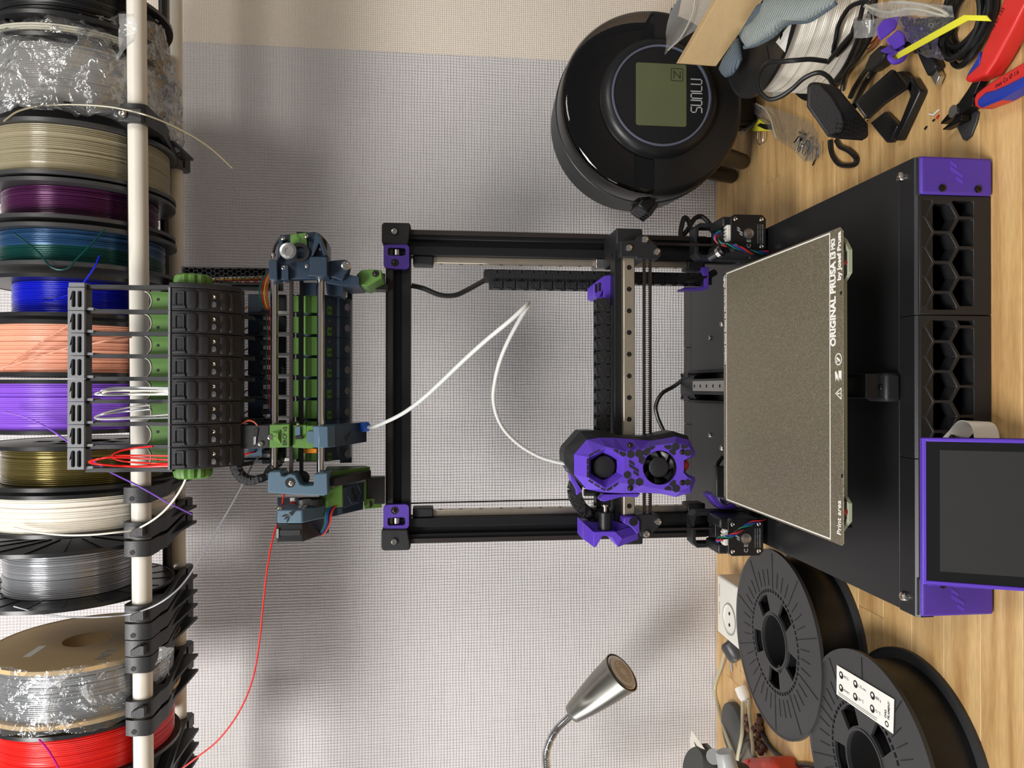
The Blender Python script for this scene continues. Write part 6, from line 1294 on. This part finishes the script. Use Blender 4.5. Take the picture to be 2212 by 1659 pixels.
for pts in ([(955,1180),(880,1250),(800,1300),(780,1325),(795,1335),(850,1290),(960,1205)], [(955,1315),(950,1390),(965,1435),(990,1430),(1005,1390),(1010,1315)]): MB().tube(smooth_path([oz(a, b, 8) for a, b in px(QA, pts)], 4), .9, n=6).build('wire_handle', 'steel', bc)
fs = thing('film_scrap', 'scrap of clear film with white paper under the cable', 'plastic film', oz(1685, 200, 0))
film_poly(QA, [[(980,960),(1060,980),(1150,1000),(1190,990)], [(1020,880),(1110,880),(1200,860),(1260,850)], [(1100,780),(1180,770),(1240,760),(1300,740)], [(1180,680),(1230,660),(1270,650),(1310,640)]], 3, 'film', fs, 51, 1.2)
slabz(QA, [(1090,900),(1150,800),(1205,700),(1225,780),(1240,880),(1120,1010)], .3, .7).build('paper', 'white_print', fs)
# small clear roll with a bearing and its coloured wires
cr_ = thing('bearing_roll', 'small clear roll with a steel bearing behind the purple clip', 'bearing', oz(1885, 50, 0))
c = oz(*px(QB, [(455,240)])[0], 18); MB().lathe([(6, -8), (16, -8), (16, 8), (6, 8), (6, -8)], c, (.8,-.5,.3), 24).build('clear_roll', 'zip_film', cr_); MB().lathe([(3, -6), (7, -6), (7, 6), (3, 6), (3, -6)], c, (.8,-.5,.3), 20).build('bearing', 'steel', cr_)
for k, mt in enumerate(('wire_red', 'wire_orange', 'wire_brown')): MB().tube(smooth_path([oz(a, b+8*k, 5) for a, b in px(QB, [(420,440),(460,410),(520,350),(600,180)])], 4), .7, n=6).build('lead_wire', mt, cr_)
# ============================================================ left of the printer: lamp, flat spools, plugs
QM, QL = (1160,1200,3.615), (1560,1180,3.393)
def place_flat(px_c, semi, z):
    d = ray(*px_c); t = (z-CAM.z)/d.z; c = CAM+d*t; return c, semi*t/F_PX
def desk_spool(pxc, semi, z, label, lab=False, rot=0):
    c, R = place_flat(pxc, semi, z); t = thing('filament_spool', label, 'filament spool', (c.x, c.y, 0), 'flat black spools on the desk')
    flat_flange(c, .4, 3, R, R*.28, 'spool_grey2', t, 0); f = flat_flange(c, z-3, z, R, R*.28, 'spool_grey2', t, 40, windows=5, slots=56)
    MB().lathe([(R*.9, 3), (R*.9, z-3)], (c.x, c.y, 0), (0,0,1), 72).build('winding', 'fil_black', t)
    MB().lathe([(R*.28, 3), (R*.28, z-3), (R*.31, z-3), (R*.31, 3), (R*.28, 3)], (c.x, c.y, 0), (0,0,1), 40).build('hub', 'spool_black', t)
    MB().lathe([(R*.52, 3), (R*.52, z-3.2)], (c.x, c.y, 0), (0,0,1), 48).build('core', 'black_deep', t)
    MB().lathe([(R*.31, 3.2), (R*.52, 3.2)], (c.x, c.y, 0), (0,0,1), 40).build('core_floor', 'black_deep', t)
    return t, c, R
mat('spool_grey2', (52,52,53), .42)
sA, cA, RA = desk_spool((1672,1385), 194.5, 52, 'black filament spool lying flat nearest the printer motor')
sB, cB, RB = desk_spool((1868,1650), 234, 50, 'black filament spool lying flat with a white paper label')
q = at_z(QL, [(420,900)], 52.2)[0]; MB().cyl(q, q+V(0,0,.1), 4.5, n=20).build('flange_hole', 'black_deep', sA)
lq = at_z(QL, [(842,870),(1262,1122),(1255,1375),(840,1085)], 50.9); lbl = MB().loft([lq, [p+V(0,0,.3) for p in lq]]).build('paper_label', 'white_print', sB, label='white paper label printed with icons and small text')
def L_(u, v): a = lq[0]+(lq[1]-lq[0])*u; b = lq[3]+(lq[2]-lq[3])*u; return a+(b-a)*v+V(0,0,.35)
ud = (lq[1]-lq[0]).normalized(); vd = (lq[0]-lq[3]).normalized()
def ltext(tx, u, v, size, bold=0, wid=None, xd=None): return text(tx, size, L_(u, v), xd or V(1,.0,0), V(0,1,0) if xd is None else V(0,0,1).cross(xd), 'black_deep', sB, bold=bold, wid=wid)
mat('label_grey', (120,120,120), .6)
for u, v, tx in ((.09, .25, 'PETG'), (.36, .25, 'Ø 1.75 mm'), (.66, .28, '800 g'), (.09, .68, 'Schwarz'), (.36, .66, '230 °C'), (.66, .68, '75 °C')):
    p = L_(u, v); MB().cyl(p, p+V(0,0,.05), 3.6, n=18).build('label_icon', 'black_deep', sB); MB().cyl(p+V(.6,.4,.05), p+V(.6,.4,.1), 1.6, n=10).build('label_icon', 'white_print', sB)
    xd = ud; text(tx, 3.6, p+ud*8.5+V(0,0,.02), ud, V(0,0,1).cross(ud), 'black_deep', sB)
for k in range(2):
    p0 = L_(.04, .88+.06*k); p1 = L_(.74, .88+.06*k); MB().tube([p0, p1], .28, n=4).build('label_line', 'label_grey', sB)
xd = (lq[1]-lq[2]).normalized(); text('DAS', 3.6, L_(.875, .57), xd, V(0,0,1).cross(xd), 'black_deep', sB, bold=.12, wid=7); text('FILAMENT', 3.6, L_(.925, .42), xd, V(0,0,1).cross(xd), 'black_deep', sB, bold=.12, wid=16)
p = L_(.9, .84); MB().lathe([(1.6, 0), (2.7, 0), (2.7, .05), (1.6, .05), (1.6, 0)], p, (0,0,1), 18).build('label_icon', 'black_deep', sB)
# --- gooseneck lamp
LY = 1000
a, b = oy(1236, 1542, LY), oy(1340, 1455, LY-38); dn_ = (b-a).normalized(); Lh = (b-a).length
mat('brushed', (150,148,140), .3, metal=1, noise=.06, nscale=60, aniso=.6); mat('lens_ring', (186,148,108), .5); mat('lens', (226,208,182), .35, noise=.08, nscale=200)
lm = thing('gooseneck_lamp', 'brushed metal gooseneck spotlight in front of the wall', 'lamp', (-560, 1010, 0))
MB().lathe([(0, -1), (9, -1), (13.5, 2), (15, 8), (20, Lh*.35), (25, Lh*.7), (28, Lh), (28.6, Lh+3), (27.2, Lh+3), (26, Lh-4), (0, Lh-6)], a, dn_, 48).build('lamp_shade', 'brushed', lm, smooth=50)
c = a+dn_*(Lh+1); MB().lathe([(25.5, -5), (25.5, 2), (23.5, 3.4), (22, 2.6), (0, 2.6)], c, dn_, 40).build('bulb_rim', 'steel', lm, smooth=50)
ln_ = MB().lathe([(21.8, 2.5), (21.8, 3.4), (18, 4.2), (0, 4.4)], c, dn_, 36).build('bulb_lens', 'lens', lm, smooth=50)
for r in (7, 11, 15): MB().lathe([(r, 4), (r+.5, 4.9), (r+1, 4)], c, dn_, 30).build('lens_ring', 'lens_ring', ln_)
NK = smooth_path([a+dn_*2, oy(1222,1556,LY), oy(1202,1576,LY), oy(1186,1605,LY), oy(1179,1640,LY), oy(1190,1690,LY), oy(1225,1725,LY+4), V(-566,1008,180), V(-562,1010,90), V(-560,1010,14)], 10)
MB().tube(NK, 5.2, n=14).build('gooseneck', 'chrome', lm)
for i in range(2, 70, 1):
    j = int(i*len(NK)/75); t = (NK[min(j+1, len(NK)-1)]-NK[j-1]).normalized()
    MB().lathe([(5.1, -.7), (5.7, 0), (5.1, .7)], NK[j], t, 14).build('neck_ring', 'chrome', lm)
MB().lathe([(0, 16), (10, 16), (14, 13), (52, 8), (55, 3), (55, 0), (0, 0)], (-560, 1010, 0), (0,0,1), 40).build('lamp_base', 'brushed', lm, smooth=50)
# --- white socket box, plugs, translucent leads
so = thing('power_socket', 'white power socket box lying against the wall behind the flat spool', 'socket', oz(1565, 1300, 0))
A0, A1 = oz(1549, 1240, 36), oz(1549, 1364, 36)
SY0 = oz(1600, 1300, 36).y; bx_ = MB().box(A1.x, A0.x, SY0, A0.y, 0, 36).build('socket_box', 'white_plastic', so, bevel=3, seg=3)
cs = V((A0.x+A1.x)/2-10, (SY0+A0.y)/2-4, 36); MB().lathe([(22, .4), (20, .6), (19, -.8), (0, -1)], cs+V(0,0,.6), (0,0,1), 36).build('socket_well', 'white_plastic', bx_); MB().lathe([(22, 0), (22, 1.2), (20, 1.2), (20, 0)], cs, (0,0,1), 36).build('socket_rim', 'grey_print', bx_)
for dx in (-8, 8): MB().cyl(cs+V(dx,0,.2), cs+V(dx,0,.7), 2.4, n=12).build('socket_hole', 'black_deep', bx_)
for k in range(2): MB().box(A0.x-30-26*k, A0.x-12-26*k, A0.y-10, A0.y-8, 36, 36.2).build('socket_slot', 'grey_print', bx_)
pg = thing('power_plug', 'dark grey power plug with a bare pin beside the socket box', 'plug', oz(1584, 1405, 0)); p = oz(1586, 1405, 16)
MB().lathe([(0, -14), (11, -14), (15, -8), (15, 10), (12, 14), (0, 14)], p, (.4,.3,.2), 20).build('plug_body', 'spool_grey', pg); MB().cyl(oz(1579,1430,12), oz(1581,1448,10), 2.3, n=12).build('plug_pin', 'steel', pg)
mat('clear_lead', (206,196,164), .2, trans=.4)
def lead(label, pts, zs, r=2.6, mt='clear_lead'): P = [oz(a, b, z) for (a, b), z in zip(px(QM, pts), zs)]; o = MB().tube(smooth_path(P, 8), r, n=10).build('power_lead', mt); tag(o, label, 'cable')
lead('translucent cream lead from the grey plug along the wall', [(1525,650),(1500,640),(1475,720),(1440,860),(1388,1030),(1415,1190),(1470,1380),(1555,1600),(1590,1700)], [24,22,14,8,3,3,14,16,10])
lead('translucent cream lead hanging over the grey disc', [(1605,1090),(1605,1250),(1600,1400),(1570,1560),(1560,1700)], [8,10,14,16,14])
lead('translucent cream lead nearest the brown beads', [(1650,1120),(1660,1250),(1680,1400),(1690,1560)], [8,6,10,14])
wp = thing('white_plug', 'small clear white plug with a pin at the flat spool edge', 'plug', oz(1600, 1498, 0)); p = oz(1605, 1497, 10)
MB().lathe([(0, -10), (7, -10), (9, -4), (9, 8), (0, 10)], p, (.5,.4,.1), 16).build('plug_body', 'white_plastic', wp); MB().cyl(p+V(-6,-3,-2), p+V(-20,-8,-5), 2, n=10).build('plug_pin', 'steel', wp)
c, R = place_flat(px(QM, [(1512,1372)])[0], 58, 12); ds = MB().lathe([(0, 12), (R-5, 12), (R-1, 10.5), (R, 7), (R, 0), (0, 0)], (c.x, c.y, 0), (0,0,1), 40).build('round_disc', 'disc_grey' if 'disc_grey' in M else (mat('disc_grey', (74,74,72), .6) and 'disc_grey'), None, smooth=50); tag(ds, 'flat dark grey round disc lying under the leads', 'disc')
mat('bead_brown', (88,56,42), .45, noise=.25, nscale=120)
bd = thing('bead_string', 'string of dark brown wooden beads beside the flat spool', 'beads', oz(1625, 1590, 0))
BP = px(QM, [(1640,1265),(1632,1310),(1650,1350),(1690,1360),(1720,1330),(1738,1290),(1745,1350),(1730,1400),(1705,1440),(1745,1470),(1770,1500),(1745,1535),(1715,1500)])
for i, (a_, b_) in enumerate(BP): MB().ball(oz(a_, b_, 6), 5.2, 4.8, 5, n=14, m=9).build('bead', 'bead_brown', bd)
MB().tube(smooth_path([oz(a_, b_, 7) for a_, b_ in BP], 4), .7, n=6).build('bead_cord', 'wire_brown', bd)
o = MB().tube(smooth_path([oz(a_, b_, 3.4) for a_, b_ in px(QL, [(268,1225),(285,1330),(330,1440),(410,1530),(520,1595),(640,1612),(760,1640)])], 8), 3.2, n=10).build('cable', 'wire_black'); tag(o, 'black cable curving between the two flat spools', 'cable')
# --- bottom corner things
kn = thing('paint_knife', 'white pointed plastic blade with a black mark at the wall', 'knife', oz(1530, 1640, 0))
def face_s(pts, dist, th, nm, mt, par, bev=.3): return face_slab(QM, pts, dist, th).build(nm, mt, par, bevel=bev)
face_s([(1205,1362),(1232,1395),(1340,1555),(1345,1600),(1205,1600),(1195,1440)], 985, 4, 'blade', 'white_plastic', kn); face_s([(1225,1455),(1245,1490),(1265,1500),(1285,1545),(1278,1555),(1245,1510)], 984, 1, 'blade_mark', 'black_deep', kn); face_s([(1285,1470),(1330,1465),(1385,1525),(1375,1580),(1345,1580)], 990, 6, 'blade_back', 'disc_grey', kn)
MB().cyl(oz(1530,1670,0), oz(1530,1670,0)+V(0,0,30), 14, n=20).build('handle', 'disc_grey', kn)
gt = thing('tape_cylinder', 'dark grey cylinder with a small clip at the lower left corner', 'cylinder', oz(1548, 1662, 0)); p0 = CAM+ray(1492+6, 1659)*905
mb = MB().lathe([(0, 0), (21, 0), (22.5, 2), (22.5, 74), (0, 74)], CAM+ray(*px(QM, [(1215,1640)])[0])*905, RGT*-.45+UPV*-1+FWD*.25, 32); mb.build('tube', 'disc_grey', gt, smooth=40); MB().cyl(CAM+ray(*px(QM, [(1380,1570)])[0])*880, CAM+ray(*px(QM, [(1380,1570)])[0])*895, 9, n=18).build('clip', 'grey_print', gt)
mat('frosted', (214,216,214), .3, trans=.5); bt_ = thing('dropper_bottle', 'frosted clear capped bottle in the lower left corner', 'bottle', oz(1575, 1690, 0))
MB().lathe([(0, 0), (9, 0), (10.5, 2), (13, 34), (13, 60), (0, 60)], CAM+ray(*px(QM, [(1460,1528)])[0])*862, -RGT*1+UPV*-.22+FWD*-.1, 28).build('cap', 'frosted', bt_, smooth=40); MB().lathe([(0, 6), (6, 6), (8, 34), (0, 34)], CAM+ray(*px(QM, [(1460,1528)])[0])*862, -RGT*1+UPV*-.22+FWD*-.1, 20).build('nozzle', 'white_plastic', bt_)
mat('brick_red', (190,58,36), .45); rd = thing('red_box', 'small red plastic case at the lower edge beside the flat spool', 'case', oz(1655, 1680, 0))
q0 = at_z(QM, [(1600,1585),(1810,1570),(1900,1720),(1580,1720)], 34); MB().loft([[V(p.x, p.y, 0) for p in q0], q0]).build('case_body', 'brick_red', rd, bevel=6, seg=3); q1 = at_z(QM, [(1615,1600),(1650,1595),(1640,1700),(1600,1700)], 34.5); MB().loft([[p-V(0,0,2) for p in q1], q1]).build('case_stripe', 'wire_red', rd)
